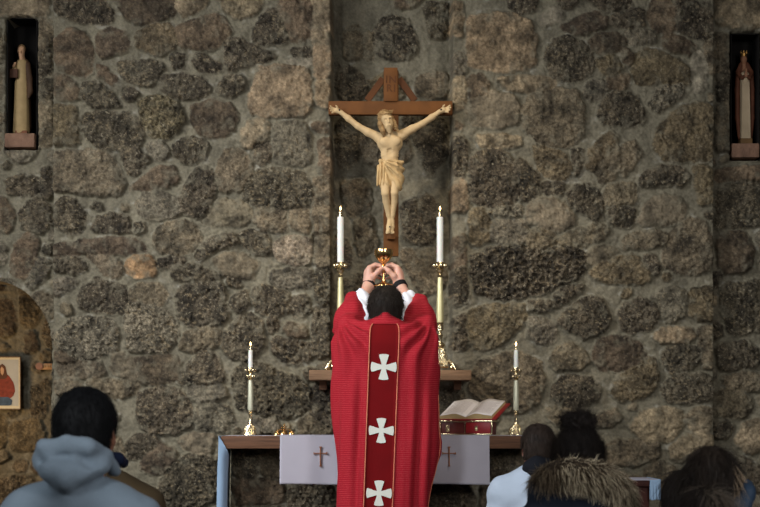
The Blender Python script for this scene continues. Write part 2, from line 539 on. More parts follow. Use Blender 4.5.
# every stone of the rubble wall: kind letter, then its outline on the wall face (unit: 5.667 mm)
STONES = """
D 55,2 75,0 100,0 112,12 110,22 92,23 72,19 58,12
Q 117,-6 150,-12 172,-4 176,14 160,20 145,24 135,22 122,12
Q 98,38 103,31 114,29 124,35 130,44 126,50 115,52 104,57 98,52
R 55,40 70,30 85,36 92,52 90,72 80,76 62,70 55,58
K 136,36 150,28 172,26 177,40 176,50 160,54 143,48 136,44
R 98,67 106,69 117,80 112,83 100,76
D 119,64 150,62 163,66 160,76 148,84 130,82 122,74
R 55,76 66,78 78,90 76,98 60,98 55,92
D 84,84 98,82 108,92 118,104 105,108 92,106 84,97
K 55,106 74,108 78,125 76,143 55,144
D 84,115 100,114 125,114 138,122 144,134 138,146 124,150 100,148 88,138 84,128
B 55,153 80,152 102,153 112,160 124,182 118,192 100,194 78,192 55,188
D 122,152 138,149 147,160 134,174 126,166
R 131,188 142,180 158,168 174,168 178,180 160,187 145,189
Y 140,102 150,98 168,100 182,112 184,120 176,132 166,137 150,134 141,120
R 178,28 195,22 215,16 226,22 231,32 222,40 214,48 195,48 182,46 178,40
D 173,56 184,56 182,68 175,68
D 195,56 204,56 212,62 222,66 215,71 200,70 193,62
D 160,78 175,77 200,78 208,88 207,95 190,98 172,97 163,90
D 225,42 240,40 265,52 275,56 262,62 240,66 228,70 226,55
D 218,92 226,76 242,78 240,92 228,96
T 180,-8 200,-6 206,4 196,12 184,16 177,6
T 222,-6 250,-8 262,4 255,14 236,16 226,10
Q 193,108 210,102 230,106 236,118 230,132 216,137 200,132 193,120
D 174,146 190,138 202,140 206,150 200,160 186,162 176,156
G 148,145 160,143 168,150 164,158 153,158
D 186,190 192,178 200,168 210,172 214,184 212,200 205,214 192,216 182,210 181,198
B 216,172 222,158 228,150 240,150 250,162 252,178 240,190 222,191
G 138,203 146,193 160,193 175,200 180,212 168,219 150,218 141,212
D 256,42 255,30 264,16 274,10 280,14 285,28 287,42
R 281,0 309,-6 311,34 304,41 292,40 287,26 279,12
D 293,50 308,48 310,57 296,57
L 288,60 309,58 310,65 292,66
P 258,70 275,66 305,68 309,80 310,110 300,116 270,116 252,112 250,100 256,82
T 242,134 250,124 262,120 270,128 266,140 252,146 242,146
D 256,146 268,143 271,156 262,166 256,160
G 275,128 290,124 305,125 308,140 309,160 300,164 284,164 275,158
D 248,178 262,171 285,170 304,176 310,188 310,204 290,206 265,206 248,202 243,192
T 314,-4 330,-4 330,44 314,44
P 315,47 330,46 330,76 316,78
P 317,82 329,84 329,106 318,104
R 320,142 330,140 330,175 321,172
B 314,180 330,178 330,230 316,232
B 315,235 330,235 330,265 316,264
D 316,270 330,270 330,305 318,303
D 314,310 330,308 330,355 314,355
D 312,388 331,386 334,428 312,432
D 56,205 62,199 72,199 82,210 84,220 76,232 66,234 57,226
D 93,228 100,218 112,214 126,218 130,230 115,232 98,231
D 136,225 142,224 143,230 137,231
Q 55,247 80,243 110,240 135,239 144,246 143,252 125,253 100,252 80,253 56,254
D 55,260 72,258 84,262 86,268 76,271 56,271
B 88,256 104,256 118,262 122,270 116,276 106,274 96,262
O 127,262 135,258 150,259 154,264 154,274 140,275 127,271
G 55,282 66,280 76,282 68,290 56,293
D 80,300 86,286 94,280 112,283 124,290 128,304 122,312 100,311 82,307
B 130,292 140,284 160,285 166,295 160,305 145,306 132,302
B 155,235 165,226 185,222 197,230 200,240 192,250 180,255 165,252 156,246
D 158,262 170,259 183,260 182,265 168,266 158,267
D 173,270 184,266 196,267 205,272 220,276 214,280 198,278 186,281 174,275
D 197,256 202,246 212,240 232,236 238,240 225,246 210,252 200,259
D 240,236 250,232 265,233 270,245 268,253 255,252 245,246
S 214,262 226,254 245,256 256,265 252,276 235,278 222,272
S 203,222 210,208 225,200 243,204 252,216 242,224 215,225
D 228,277 238,278 240,283 234,286 229,283
D 176,296 182,288 200,284 222,286 224,300 226,316 218,324 190,325 182,318 177,305
D 232,298 240,292 248,294 246,304 240,312 232,308
B 258,208 285,210 286,228 276,230 262,228 255,220
B 292,211 308,210 308,232 300,231 292,224
V 275,246 288,238 308,239 312,250 308,262 295,264 280,260 274,252
G 272,274 290,270 310,272 312,284 300,287 284,286 272,282
D 254,292 262,286 280,290 288,296 288,312 275,314 262,313 255,306
D 291,298 306,297 309,312 294,316
W 56,340 60,330 72,320 90,318 110,322 117,330 116,350 108,352 90,360 75,358 62,350
R 55,352 64,352 74,358 66,362 56,361
B 56,366 75,364 100,364 104,371 98,376 60,375
B 56,382 75,380 84,388 80,392 58,393
B 88,380 105,378 130,384 138,386 136,393 118,396 98,393
S 112,358 122,355 134,361 141,373 136,380 118,374 112,368
W 127,305 140,302 160,308 174,318 175,340 165,350 145,350 128,350 127,330
B 182,342 186,334 200,328 221,328 222,340 210,346 195,350 182,348
D 187,376 188,366 196,358 206,350 214,356 222,372 224,380 205,383 190,381
Q 136,360 165,356 178,358 178,378 165,384 145,384 134,376
D 223,340 228,330 242,318 250,314 260,322 262,340 256,352 246,362 230,355 224,348
D 179,375 186,372 186,382 180,382
G 190,388 222,386 224,396 200,402 190,397
D 140,395 160,389 180,391 190,405 192,425 180,431 155,432 142,425 137,405
G 196,412 200,403 215,402 230,410 234,425 225,431 200,430
D 235,372 250,363 262,366 276,372 300,380 312,395 310,410 290,416 262,414 240,408 234,395
D 273,342 277,338 295,341 310,348 310,358 300,362 285,360 273,352
Q 284,328 292,324 306,328 306,335 290,335
D 268,320 276,319 277,330 270,330
G 250,420 275,419 280,430 252,433
B 298,422 325,412 331,434 302,434
D 128,445 136,436 155,436 158,444 145,456 130,458
Q 145,460 160,444 174,452 172,468 155,474 140,466
S 180,440 195,435 214,437 212,450 200,453 184,448
D 162,480 170,466 190,456 212,458 216,475 214,500 195,507 170,505 161,495
D 262,452 276,452 280,476 262,476
Q 232,482 262,480 288,486 280,498 240,500
D 235,452 257,452 257,474 234,472
D 292,492 330,490 332,520 296,520
D 235,506 285,504 290,532 236,532
B 100,440 118,438 124,452 116,464 104,460
B 60,405 75,402 100,404 104,425 80,432 60,428
P 451,2 460,4 463,20 459,36 453,32
G 453,58 464,54 464,74 454,72
T 453,80 464,78 465,106 453,110
P 470,18 490,15 515,16 530,24 535,40 535,62 525,69 505,70 485,68 470,66 468,40
R 470,78 480,76 488,84 489,98 470,98
T 500,80 520,77 540,78 555,82 551,89 525,91 505,88
S 472,98 490,94 510,96 518,106 516,122 500,127 475,125 468,112
B 522,110 530,97 555,90 575,92 583,110 582,135 570,146 545,143 525,130
D 545,62 549,48 556,40 568,38 582,44 592,56 594,65 585,78 570,81 552,76
Q 563,28 575,20 596,14 606,18 604,28 585,32 568,32
L 540,18 552,8 562,10 560,20 545,24
D 512,-6 535,-4 535,9 520,13 510,6
D 554,-8 576,-6 574,6 562,8
D 585,-4 629,-4 629,7 610,10 595,6
D 611,17 620,14 641,10 642,26 625,27 612,24
Q 590,42 600,36 615,34 626,40 622,50 605,54 594,50
K 597,62 606,56 616,58 622,68 612,75 601,73
R 622,52 626,50 634,60 632,66 624,60
R 608,80 620,76 629,77 628,84 618,90 607,88
G 585,92 590,84 600,80 606,90 600,97 588,98
R 650,4 665,-4 673,8 673,32 655,32 649,20
D 676,4 690,2 706,6 713,14 713,33 705,38 685,34 676,28
G 626,32 648,32 655,41 640,44 627,42
R 664,36 680,38 694,46 690,53 672,50 664,45
K 636,56 645,51 660,54 675,60 688,70 688,83 665,81 638,84 634,72
L 694,54 700,52 705,66 703,90 697,92 692,78
B 706,42 713,42 713,74 708,66
W 650,108 656,92 666,86 680,86 683,93 672,100 658,112
D 598,118 602,103 615,94 632,95 641,108 643,122 630,124 610,124
K 655,135 665,120 682,108 700,104 713,108 713,140 711,158 690,160 665,158 656,150
D 640,178 650,170 665,166 682,170 688,180 680,184 655,184 641,184
K 694,168 704,166 712,170 712,200 700,204 696,190
B 624,146 634,144 640,155 632,165 622,175 619,160
D 453,138 460,136 465,144 465,174 454,176
P 453,184 465,180 466,208 453,212
D 470,165 478,154 498,151 509,159 517,175 517,200 510,203 490,205 472,202
D 516,160 525,165 536,176 538,190 530,199 522,200
T 478,138 500,136 518,140 520,145 500,147 480,146
K 534,146 545,148 560,154 570,165 567,178 550,178 540,168 535,155
D 573,151 582,151 580,168 576,174
K 586,165 590,152 600,140 610,134 617,138 612,150 600,160 592,170
B 594,172 604,160 618,148 620,165 612,180 600,181
D 543,184 563,184 562,193 545,193
D 568,195 578,185 592,187 601,197 602,210 595,221 585,214 570,205
B 608,189 620,184 634,185 635,199 625,203 606,204 605,197
S 530,206 540,199 560,203 571,214 574,224 560,228 540,226 527,218
D 608,213 616,208 632,210 632,222 625,226 612,224
W 490,213 505,205 520,209 519,214 495,216
G 492,225 500,222 525,222 527,233 520,244 500,244 491,238
K 470,212 482,210 488,217 488,240 472,244
X 472,258 485,252 510,246 540,252 570,248 582,254 585,268 575,278 545,290 515,298 490,297 474,290
B 528,236 537,230 550,232 557,242 545,247 529,246
B 560,238 575,232 600,225 608,232 600,240 580,246 562,245
S 586,254 600,247 618,250 612,258 598,263 588,261
K 590,272 605,263 632,257 645,268 648,278 640,282 615,282 598,280
D 556,295 566,288 582,286 578,292 566,299 557,300
D 528,303 545,302 560,305 545,309 530,309
D 558,322 570,308 588,298 602,302 608,318 606,328 595,334 585,336 570,330
S 640,218 650,200 662,196 680,200 685,210 680,220 665,224 645,224 638,220
B 624,240 635,233 655,232 667,236 662,244 640,248 622,247
B 668,240 678,226 692,220 703,224 710,240 710,268 695,273 677,272 664,266 664,250
D 645,257 651,256 659,266 657,273 649,270
K 470,312 490,306 522,306 525,318 515,330 500,342 480,350 472,345 470,325
D 453,272 464,268 466,300 453,304
R 453,240 463,236 465,262 453,266
D 453,320 464,316 465,345 453,350
B 472,374 480,363 500,356 520,353 538,362 543,380 538,400 525,410 500,410 480,398 470,390
G 527,320 540,318 553,324 555,339 545,343 531,336
B 549,362 556,350 570,344 582,352 588,361 578,367 560,370
Q 594,360 596,346 605,338 625,338 640,344 645,355 640,365 620,369 602,369
D 552,392 560,380 575,376 590,380 599,386 595,400 575,407 556,404
K 612,392 620,377 640,363 650,358 656,372 652,388 640,397 620,400
D 620,312 628,303 640,300 653,304 657,316 648,328 630,332 622,328
G 652,300 662,290 680,290 687,297 684,316 668,322 660,312
P 654,336 662,330 675,330 690,329 693,336 684,341 662,343
D 664,352 680,346 697,348 699,360 690,369 670,371 663,361
D 660,387 675,377 700,374 711,380 711,398 690,402 668,400
K 690,292 711,288 711,318 700,321 690,312
B 698,330 711,327 711,368 704,366
T 632,428 642,413 665,409 682,413 682,424 670,439 642,440
T 687,415 700,408 711,412 711,424 706,431 690,430
T 670,450 682,438 700,434 711,437 711,444 700,451 690,459 672,459
B 592,424 600,415 614,411 620,420 606,427
B 600,450 620,442 658,444 657,458 630,464 602,462
B 645,470 655,463 672,466 680,480 665,490 648,482
B 545,410 556,407 575,412 588,414 584,425 560,425
D 440,392 460,390 466,412 450,420 440,414
D 430,490 470,488 486,500 470,515 432,515
G 495,440 520,436 522,460 500,468
D 375,22 380,12 395,8 408,13 413,27 417,40 408,50 395,52 380,48 373,35
D 334,56 350,60 362,72 366,84 356,96 342,90 336,76
B 364,25 371,26 371,52 363,50
B 345,20 360,18 360,50 346,52
D 425,-4 449,-4 449,28 432,30
B 420,70 436,64 448,70 449,88 430,90 418,84
D 338,115 356,112 360,150 345,165 336,150
D 404,112 425,112 446,116 448,150 430,170 420,140
B 340,180 365,175 370,200 350,212
D 402,200 430,190 445,215 430,240 405,235
B 354,218 370,212 377,240 360,252
B 400,248 435,245 450,280 420,292
D 336,230 348,240 350,262 337,262
D 340,280 360,270 375,290 360,310
T -10,-2 20,-6 48,0 47,12 30,17 4,16
B 41,20 51,20 51,46 41,48
D 41,52 51,52 51,72 41,76
D 41,80 51,80 51,96 41,97
B 41,102 51,102 51,146 41,144
D 8,180 22,177 38,180 40,190 30,196 10,193
D 43,170 51,170 52,196 44,198
D 20,215 28,204 38,200 50,206 52,222 42,232 25,228
R 12,265 15,246 28,234 38,240 34,262 24,278 13,274
G 27,284 38,258 50,264 45,275 34,288
R -12,200 4,198 14,214 10,230 -10,232
B -40,30 0,28 2,60 -36,62
B -40,70 0,68 1,100 -36,104
B -40,112 0,108 1,150 -36,150
T 716,-4 745,-8 780,-4 780,24 750,27 718,24
B 717,34 727,36 727,60 718,62
D 717,68 727,66 727,100 717,98
B 717,106 727,104 727,150 717,150
R 716,172 745,168 772,170 772,177 740,178 716,180
D 717,190 740,184 766,182 766,222 740,226 717,228
Q 717,237 742,232 752,248 748,270 722,273
D 722,286 765,282 765,328 730,334 723,312
D 717,348 742,341 756,350 757,366 722,370
B 722,378 745,374 765,380 764,388 730,390
B 714,396 725,391 746,395 750,410 738,418 716,415
D 714,424 725,420 732,427 724,438 714,436
T 735,440 745,424 760,420 775,430 772,447 748,452
D 714,450 730,455 752,462 765,476 760,492 730,490 715,478
""".strip().split('\n')
# ------------------------------------------------------------------ rubble masonry walls
DW = 10.2                    # distance of the wall face
SW = DW / F
SCOL = {'D': (76, 68, 55), 'B': (100, 88, 70), 'R': (95, 77, 60), 'Q': (80, 66, 52), 'K': (98, 84, 60), 'Y': (92, 82, 58),
        'T': (128, 112, 88), 'P': (132, 110, 84), 'S': (108, 98, 80), 'G': (96, 91, 79), 'L': (132, 127, 114),
        'O': (146, 104, 64), 'V': (120, 106, 92), 'W': (98, 92, 79), 'X': (70, 62, 50)}
SPEC = {'D': 0.8, 'B': 0.45, 'R': 0.35, 'Q': 0.3, 'K': 0.5, 'Y': 1.0, 'T': 0.3, 'P': 0.3, 'S': 0.15, 'G': 0.5,
        'L': 0.1, 'O': 0.2, 'V': 0.6, 'W': 1.0, 'X': 1.0}
MORTAR = (106, 99, 82)


def chaikin(p, it=2):
    p = np.array(p, float)
    for _ in range(it):
        q = np.roll(p, -1, 0)
        p = np.stack([0.89 * p + 0.11 * q, 0.11 * p + 0.89 * q], 1).reshape(-1, 2)
    return p


def poly_sd(px, py, poly):
    """signed distance, positive inside"""
    d2 = np.full(px.shape, 1e9); ins = np.zeros(px.shape, bool)
    n = len(poly)
    for i in range(n):
        ax, ay = poly[i]; bx, by = poly[(i + 1) % n]
        ex, ey = bx - ax, by - ay
        wx, wy = px - ax, py - ay
        t = np.clip((wx * ex + wy * ey) / (ex * ex + ey * ey + 1e-9), 0, 1)
        d2 = np.minimum(d2, (wx - t * ex) ** 2 + (wy - t * ey) ** 2)
        c = ((ay > py) != (by > py)) & (px < (bx - ax) * (py - ay) / (by - ay + 1e-12) + ax)
        ins ^= c
    d = np.sqrt(d2)
    return np.where(ins, d, -d)


def make_wall(name, x0, x1, ybounds, rec, seed, cut=None, ret=(0, 0), D=DW, stones=None, tint=1.0):
    rng = np.random.default_rng(seed)
    ymin, ymid, ymax = ybounds
    st = 1.0
    xs = np.arange(x0, x1 + 0.01, st)
    ys = np.concatenate([np.arange(ymin, -14, 2.5), np.arange(max(-14, ymin), ymid, st), np.arange(ymid, ymax + 2.4, 2.5)])
    PX, PY = np.meshgrid(xs, ys, indexing='ij')
    wx = PX + 2.6 * fbm(PX / 8, PY / 8, seed + 1, 4, 0.6) + 0.9 * vnoise(PX / 2.0, PY / 2.0, None, seed + 7)
    wy = PY + 2.6 * fbm(PX / 8, PY / 8, seed + 2, 4, 0.6) + 0.9 * vnoise(PX / 2.0, PY / 2.0, None, seed + 8)
    best = np.full(PX.shape, -60.0)
    sid = np.full(PX.shape, -1, int)
    info = []

    def place(kind, poly, grow=3.0):
        poly = chaikin(poly, 1 if len(poly) > 5 else 2)
        lo = poly.min(0) - 26; hi = poly.max(0) + 26
        i0, i1 = np.searchsorted(xs, lo[0]), np.searchsorted(xs, hi[0])
        j0, j1 = np.searchsorted(ys, lo[1]), np.searchsorted(ys, hi[1])
        if i1 <= i0 or j1 <= j0:
            return
        d = poly_sd(wx[i0:i1, j0:j1], wy[i0:i1, j0:j1], poly) + grow
        b = best[i0:i1, j0:j1]
        m = d > b
        b[m] = d[m]
        s_ = sid[i0:i1, j0:j1]
        s_[m] = len(info)
        c = poly.mean(0)
        info.append((kind, c, rng.uniform(-1, 1, 6), math.sqrt(max(np.ptp(poly[:, 0]) * np.ptp(poly[:, 1]), 1))))

    for ln in (STONES if stones is None else stones):
        t = ln.split()
        pts = [tuple(float(v) for v in q.split(',')) for q in t[1:]]
        cx = sum(p[0] for p in pts) / len(pts)
        if x0 - 3 < cx < x1 + 3:
            place(t[0], pts)
    # stones the picture does not reach, and small ones filling wide joints
    kinds = 'DDDBBBQRKGDST'
    for lim, ntry in ((24, 500), (18, 900), (13, 1500), (8.5, 2500), (6.4, 1500)):
        for _ in range(ntry):
            cx = rng.uniform(x0 - 4, x1 + 4); cy = rng.uniform(ymin, ymax)
            i = min(np.searchsorted(xs, cx), len(xs) - 1); j = min(np.searchsorted(ys, cy), len(ys) - 1)
            if rec is not None and rec(np.array([cx]), np.array([cy]))[0] > 0.2 and lim < 13:
                continue
            if -best[i, j] > lim:
                r = min(-best[i, j] - 2.6, 22) * rng.uniform(0.88, 1.05)
                n = rng.integers(6, 9)
                a0 = rng.uniform(0, 6.28)
                el = rng.uniform(1.0, 1.35) if lim > 9 else 1.15
                pl_ = []
                for k in range(n):
                    a = a0 + 2 * PI * k / n + rng.uniform(-0.25, 0.25)
                    rr = r * rng.uniform(0.85, 1.12)
                    pl_.append((cx + rr * el * math.cos(a), cy + rr / math.sqrt(el) * math.sin(a)))
                place(kinds[rng.integers(len(kinds))], pl_, 1.0)
    # heights
    best = best + 0.0
    sidc = np.maximum(sid, 0)
    K = np.array([[*srgb(SCOL[i[0]]), SPEC[i[0]], 1.0 if i[0] == 'L' else 0.0, 1.0 if i[0] == 'X' else 0.0] for i in info])
    C = np.array([i[1] for i in info]); RV = np.array([i[2] for i in info]); SZ = np.array([i[3] for i in info])
    d = best
    mask = np.clip((d + 0.8) / 2.0, 0, 1); mask = mask * mask * (3 - 2 * mask)
    rise = np.clip((d + 1.2) / 5.5, 0, 1); rise = np.sqrt(rise * (2 - rise) + 1e-9) * (rise > 0)
    flat = K[sidc, 4]
    spec = K[sidc, 3]
    hgt = rise * (0.016 + 0.007 * RV[sidc, 0]) * (1 - 0.8 * flat)
    tilt = ((PX - C[sidc, 0]) * RV[sidc, 1] + (PY - C[sidc, 1]) * RV[sidc, 2]) / np.maximum(SZ[sidc], 8)
    hgt += mask * tilt * 0.018 * (1 - flat)
    hgt += mask * (1 - np.exp(-np.maximum(d, 0) / 9)) * 0.012
    big = fbm(PX / 7, PY / 7, seed + 20, 3)
    rough = fbm(PX / 2.6, PY / 2.6, seed + 30, 3)
    ridg = 0.5 - np.abs(fbm(PX / 5.5, PY / 5.5, seed + 40, 3))
    X2 = K[sidc, 5]
    hgt += mask * (big * 0.010 + rough * (0.006 + 0.010 * spec) + ridg * 0.014 * (0.5 + spec)) * (1 + 0.8 * X2)
    hgt += (1 - mask) * (fbm(PX / 12, PY / 12, seed + 50, 3) * 0.016 + rough * 0.006)
    pit = np.clip(fbm(PX / 2.2, PY / 2.0, seed + 33, 2) - 0.12, 0, 1)
    hgt -= mask * spec * pit * 0.035
    hgt -= (1 - mask) * np.clip(1 - np.abs(d + 1.5) / 2.0, 0, 1) * 0.003
    # colours
    nich = np.clip(rec(PX, PY) / 0.2, 0, 1) if rec is not None else 0 * PX
    jit = 1 + 0.16 * RV[sidc, 3:6].mean(-1)[..., None] + 0.012 * RV[sidc, 3:6]
    blot = fbm(PX / 10, PY / 10, seed + 60, 4)
    gm = K[:, :3].mean(1, keepdims=True) * np.array([[1.24, 0.96, 0.58]])
    KC = (K[:, :3] * 0.5 + gm * 0.5) * 0.88
    scol = KC[sidc] * jit * np.clip(1 + 1.15 * blot[..., None], 0.35, 2)
    mor = np.array(srgb(MORTAR)) * (1 + 0.45 * fbm(PX / 12, PY / 22, seed + 70, 4)[..., None])
    smear = np.clip(fbm(PX / 7, PY / 7, seed + 80, 4) * 2.2 - 0.15 + 0.2 * nich, 0, 0.8) * (1 - np.clip(d / 16, 0, 1) * (1 - 0.5 * nich))
    m2 = mask * (1 - smear)
    fine = fbm(PX / 1.7, PY / 1.7, seed + 90, 2)
    scol = scol * np.clip(1 + (0.4 + 0.8 * spec) * fine, 0.35, 1.9)[..., None]
    cr = np.clip((fbm(PX / 2.3, PY / 1.9, seed + 95, 2) + 0.35 * fbm(PX / 12, PY / 12, seed + 96, 2) - 0.30) * 5, 0, 1) * spec * 0.5
    scol = scol * (1 - cr[..., None]) + np.array(srgb((146, 128, 98))) * cr[..., None]
    mor = mor * (1 + 0.35 * fine[..., None])
    lime = np.clip(fbm(PX / 9, PY / 7, seed + 97, 3) * 3 - 0.75, 0, 1) * np.clip(1 + (d + 1) / 5, 0, 1) * (1 - mask) * 0.5
    mor = mor * (1 - lime[..., None]) + np.array(srgb((160, 155, 140))) * lime[..., None]
    col = scol * m2[..., None] + mor * (1 - m2[..., None])
    col = np.clip(col * tint, 0.004, 0.9)
    R = rec(PX, PY) if rec is not None else np.zeros(PX.shape)
    sD = D / F
    Xw = (PX - 380) * sD; Zw = CZ + (HY - PY) * sD
    Yw = D + R - hgt
    nx, ny = PX.shape
    V = np.stack([Xw, Yw, Zw], -1)
    cols = np.concatenate([col, m2[..., None]], -1); sp = spec * m2
    if ret[0]:
        e = V[:1].copy(); e[..., 1] = D + ret[0]
        V = np.concatenate([e, V], 0); cols = np.concatenate([cols[:1], cols], 0); sp = np.concatenate([sp[:1], sp], 0)
        PX = np.concatenate([PX[:1], PX], 0); PY = np.concatenate([PY[:1], PY], 0)
    if ret[1]:
        e = V[-1:].copy(); e[..., 1] = D + ret[1]
        V = np.concatenate([V, e], 0); cols = np.concatenate([cols, cols[-1:]], 0); sp = np.concatenate([sp, sp[-1:]], 0)
        PX = np.concatenate([PX, PX[-1:]], 0); PY = np.concatenate([PY, PY[-1:]], 0)
    nx = V.shape[0]
    I = np.arange(nx * ny).reshape(nx, ny)
    q = np.stack([I[:-1, :-1], I[1:, :-1], I[1:, 1:], I[:-1, 1:]], -1)[..., ::-1]
    if cut is not None:
        keep = ~cut((PX[:-1, :-1] + PX[1:, 1:]) / 2, (PY[:-1, :-1] + PY[1:, 1:]) / 2)
        q = q[keep]
    q = q.reshape(-1, 4)[:, ::-1]
    o = mesh_obj(name, V.reshape(-1, 3), q, wall_mat())
    a = o.data.attributes.new('stone_color', 'FLOAT_COLOR', 'POINT')
    a.data.foreach_set('color', cols.astype(np.float32).ravel())
    a = o.data.attributes.new('speckle', 'FLOAT', 'POINT')
    a.data.foreach_set('value', sp.astype(np.float32).ravel())
    return tag(o, kind='structure')


def wall_mat():
    if 'rubble_masonry' in MATS:
        return MATS['rubble_masonry']
    m = bpy.data.materials.new('rubble_masonry')
    MATS['rubble_masonry'] = m
    m.use_nodes = True
    nt = m.node_tree; N = nt.nodes; L = nt.links
    b = N['Principled BSDF']
    b.inputs['Roughness'].default_value = 0.88
    b.inputs['Specular IOR Level'].default_value = 0.25
    at = N.new('ShaderNodeAttribute'); at.attribute_name = 'stone_color'
    sp = N.new('ShaderNodeAttribute'); sp.attribute_name = 'speckle'
    tc = N.new('ShaderNodeTexCoord')
    n1 = N.new('ShaderNodeTexNoise'); n1.inputs['Scale'].default_value = 95; n1.inputs['Detail'].default_value = 5
    n1.inputs['Roughness'].default_value = 0.65
    L.new(tc.outputs['Object'], n1.inputs['Vector'])
    n2 = N.new('ShaderNodeTexNoise'); n2.inputs['Scale'].default_value = 55; n2.inputs['Detail'].default_value = 4
    n2.inputs['Distortion'].default_value = 0.6
    L.new(tc.outputs['Object'], n2.inputs['Vector'])

    def math_(op, a, c, clamp=False):
        q = N.new('ShaderNodeMath'); q.operation = op; q.use_clamp = clamp
        for i, v in enumerate((a, c)):
            if hasattr(v, 'links') or hasattr(v, 'is_linked'):
                L.new(v, q.inputs[i])
            else:
                q.inputs[i].default_value = v
        return q.outputs[0]
    # tone grain: factor = 1 + (n1-.5)*(0.5+1.6*speckle)
    amp = math_('MULTIPLY_ADD' if False else 'ADD', math_('MULTIPLY', sp.outputs['Fac'], 2.6), 0.75)
    fac = math_('ADD', math_('MULTIPLY', math_('SUBTRACT', n1.outputs['Fac'], 0.5), amp), 1.0)
    fac = math_('MAXIMUM', fac, 0.25)
    vm = N.new('ShaderNodeVectorMath'); vm.operation = 'SCALE'
    L.new(at.outputs['Color'], vm.inputs[0]); L.new(fac, vm.inputs['Scale'])
    # pale crystals in the coarse stones
    fl = N.new('ShaderNodeMapRange'); fl.inputs['From Min'].default_value = 0.60; fl.inputs['From Max'].default_value = 0.70
    L.new(n2.outputs['Fac'], fl.inputs['Value'])
    flf = math_('MULTIPLY', math_('MULTIPLY', fl.outputs['Result'], sp.outputs['Fac']), 0.62, True)
    mx = N.new('ShaderNodeMix'); mx.data_type = 'RGBA'
    L.new(flf, mx.inputs['Factor']); L.new(vm.outputs[0], mx.inputs['A'])
    mx.inputs['B'].default_value = srgb((158, 146, 122)) + (1,)
    L.new(mx.outputs['Result'], b.inputs['Base Color'])
    bp = N.new('ShaderNodeBump'); bp.inputs['Strength'].default_value = 0.75; bp.inputs['Distance'].default_value = 0.008
    n3 = N.new('ShaderNodeTexNoise'); n3.inputs['Scale'].default_value = 140; n3.inputs['Detail'].default_value = 5
    L.new(tc.outputs['Object'], n3.inputs['Vector'])
    hb = math_('MULTIPLY', n3.outputs['Fac'], math_('ADD', math_('MULTIPLY', sp.outputs['Fac'], 1.2), 0.45))
    L.new(hb, bp.inputs['Height'])
    L.new(bp.outputs[0], b.inputs['Normal'])
    return m


def sstep(v, a, b):
    t = np.clip((v - a) / (b - a), 0, 1)
    return t * t * (3 - 2 * t)


NICHE_D = 0.22


def rec_back(px, py):
    wob = 1.2 * vnoise(py / 14, px * 0 + 3, None, 5)
    inx = sstep(px, 330.4 + wob, 332.6 + wob) * (1 - sstep(px, 451.0 + wob, 453.2 + wob))
    iny = 1 - sstep(py, 378, 380)
    return NICHE_D * inx * iny * (py > -80)


def rec_left(px, py):
    inx = sstep(px, 5.5, 7) * (1 - sstep(px, 36.5, 38.5))
    top = 16 + 0.02 * (px - 22) ** 2
    iny = sstep(py, top - 1, top + 1) * (1 - sstep(py, 150, 151))
    return 0.26 * inx * iny


def rec_right(px, py):
    inx = sstep(px, 729.5, 731.5) * (1 - sstep(px, 759.5, 761.5))
    iny = sstep(py, 31, 33) * (1 - sstep(py, 160, 161))
    return 0.26 * inx * iny


make_wall('wall_back', 54, 713, (-190, 512, 612), rec_back, 3, ret=(0.16, 0.16))
WD = DW + 0.10
ACX, ACR = -12.0, 64.0


def arch_cut(px, py):
    return ((px - ACX) ** 2 + (py - 344) ** 2 < ACR ** 2) & (py <= 344) | (np.abs(px - ACX) < ACR) & (py > 344)


make_wall('wall_left', -120, 56, (-190, 512, 612), rec_left, 11, cut=arch_cut, D=WD)
make_wall('wall_right', 711, 840, (-190, 512, 612), rec_right, 23, D=WD)
make_wall('wall_chapel', -190, 110, (200, 512, 612), None, 31, D=12.0, stones=['K -60,300 -20,296 -14,340 -52,350', 'Q 2,300 12,303 14,330 2,336 -4,320',
          'K 22,285 40,290 38,322 24,328', 'D 30,392 48,380 50,400 34,408', 'K 10,425 40,420 46,446 14,450', 'B -30,300 -8,298 -8,338 -28,340',
          'Q 26,335 34,333 36,350 27,352', 'K -10,415 4,418 4,445 -12,446', 'D 32,408 46,404 44,416 34,418'], tint=1.0)

# arch lining
n = 40
pts = [(ACX + ACR * math.cos(a), 344 - ACR * math.sin(a)) for a in np.linspace(PI, 0, n)]
pts = [(ACX - ACR, 610)] + pts + [(ACX + ACR, 610)]
g = MB()
vs, fs = [], []
for i, (x, y) in enumerate(pts):
    for yy in (WD - 0.005, WD + 0.15, WD + 0.30):
        vs.append(((x - 380) * WD / F, yy, CZ + (HY - y) * WD / F))
for i in range(len(pts) - 1):
    for k in range(2):
        a = i * 3 + k
        fs.append((a, a + 3, a + 4, a + 1))
g.add(vs, fs)
tag(g.build('wall_arch_reveal', mat('arch_plaster', (104, 94, 76), 0.9, var=0.35, vscale=14, bump=0.8, bscale=60)), kind='structure')

# floors
g = MB()
g.box((-6, 7.55, -0.15), (6, 12.6, 0.0))
tag(g.build('floor', mat('floor_stone', (92, 84, 72), 0.7, var=0.25, vscale=3, bump=0.2, bscale=20), smooth=False), kind='structure')
g = MB()
g.box((-6, -4, -0.25), (6, 7.55, -0.15))
tag(g.build('floor_nave', mat('nave_floor', (84, 66, 48), 0.6, var=0.25, vscale=4, bump=0.15, bscale=20), smooth=False), kind='structure')
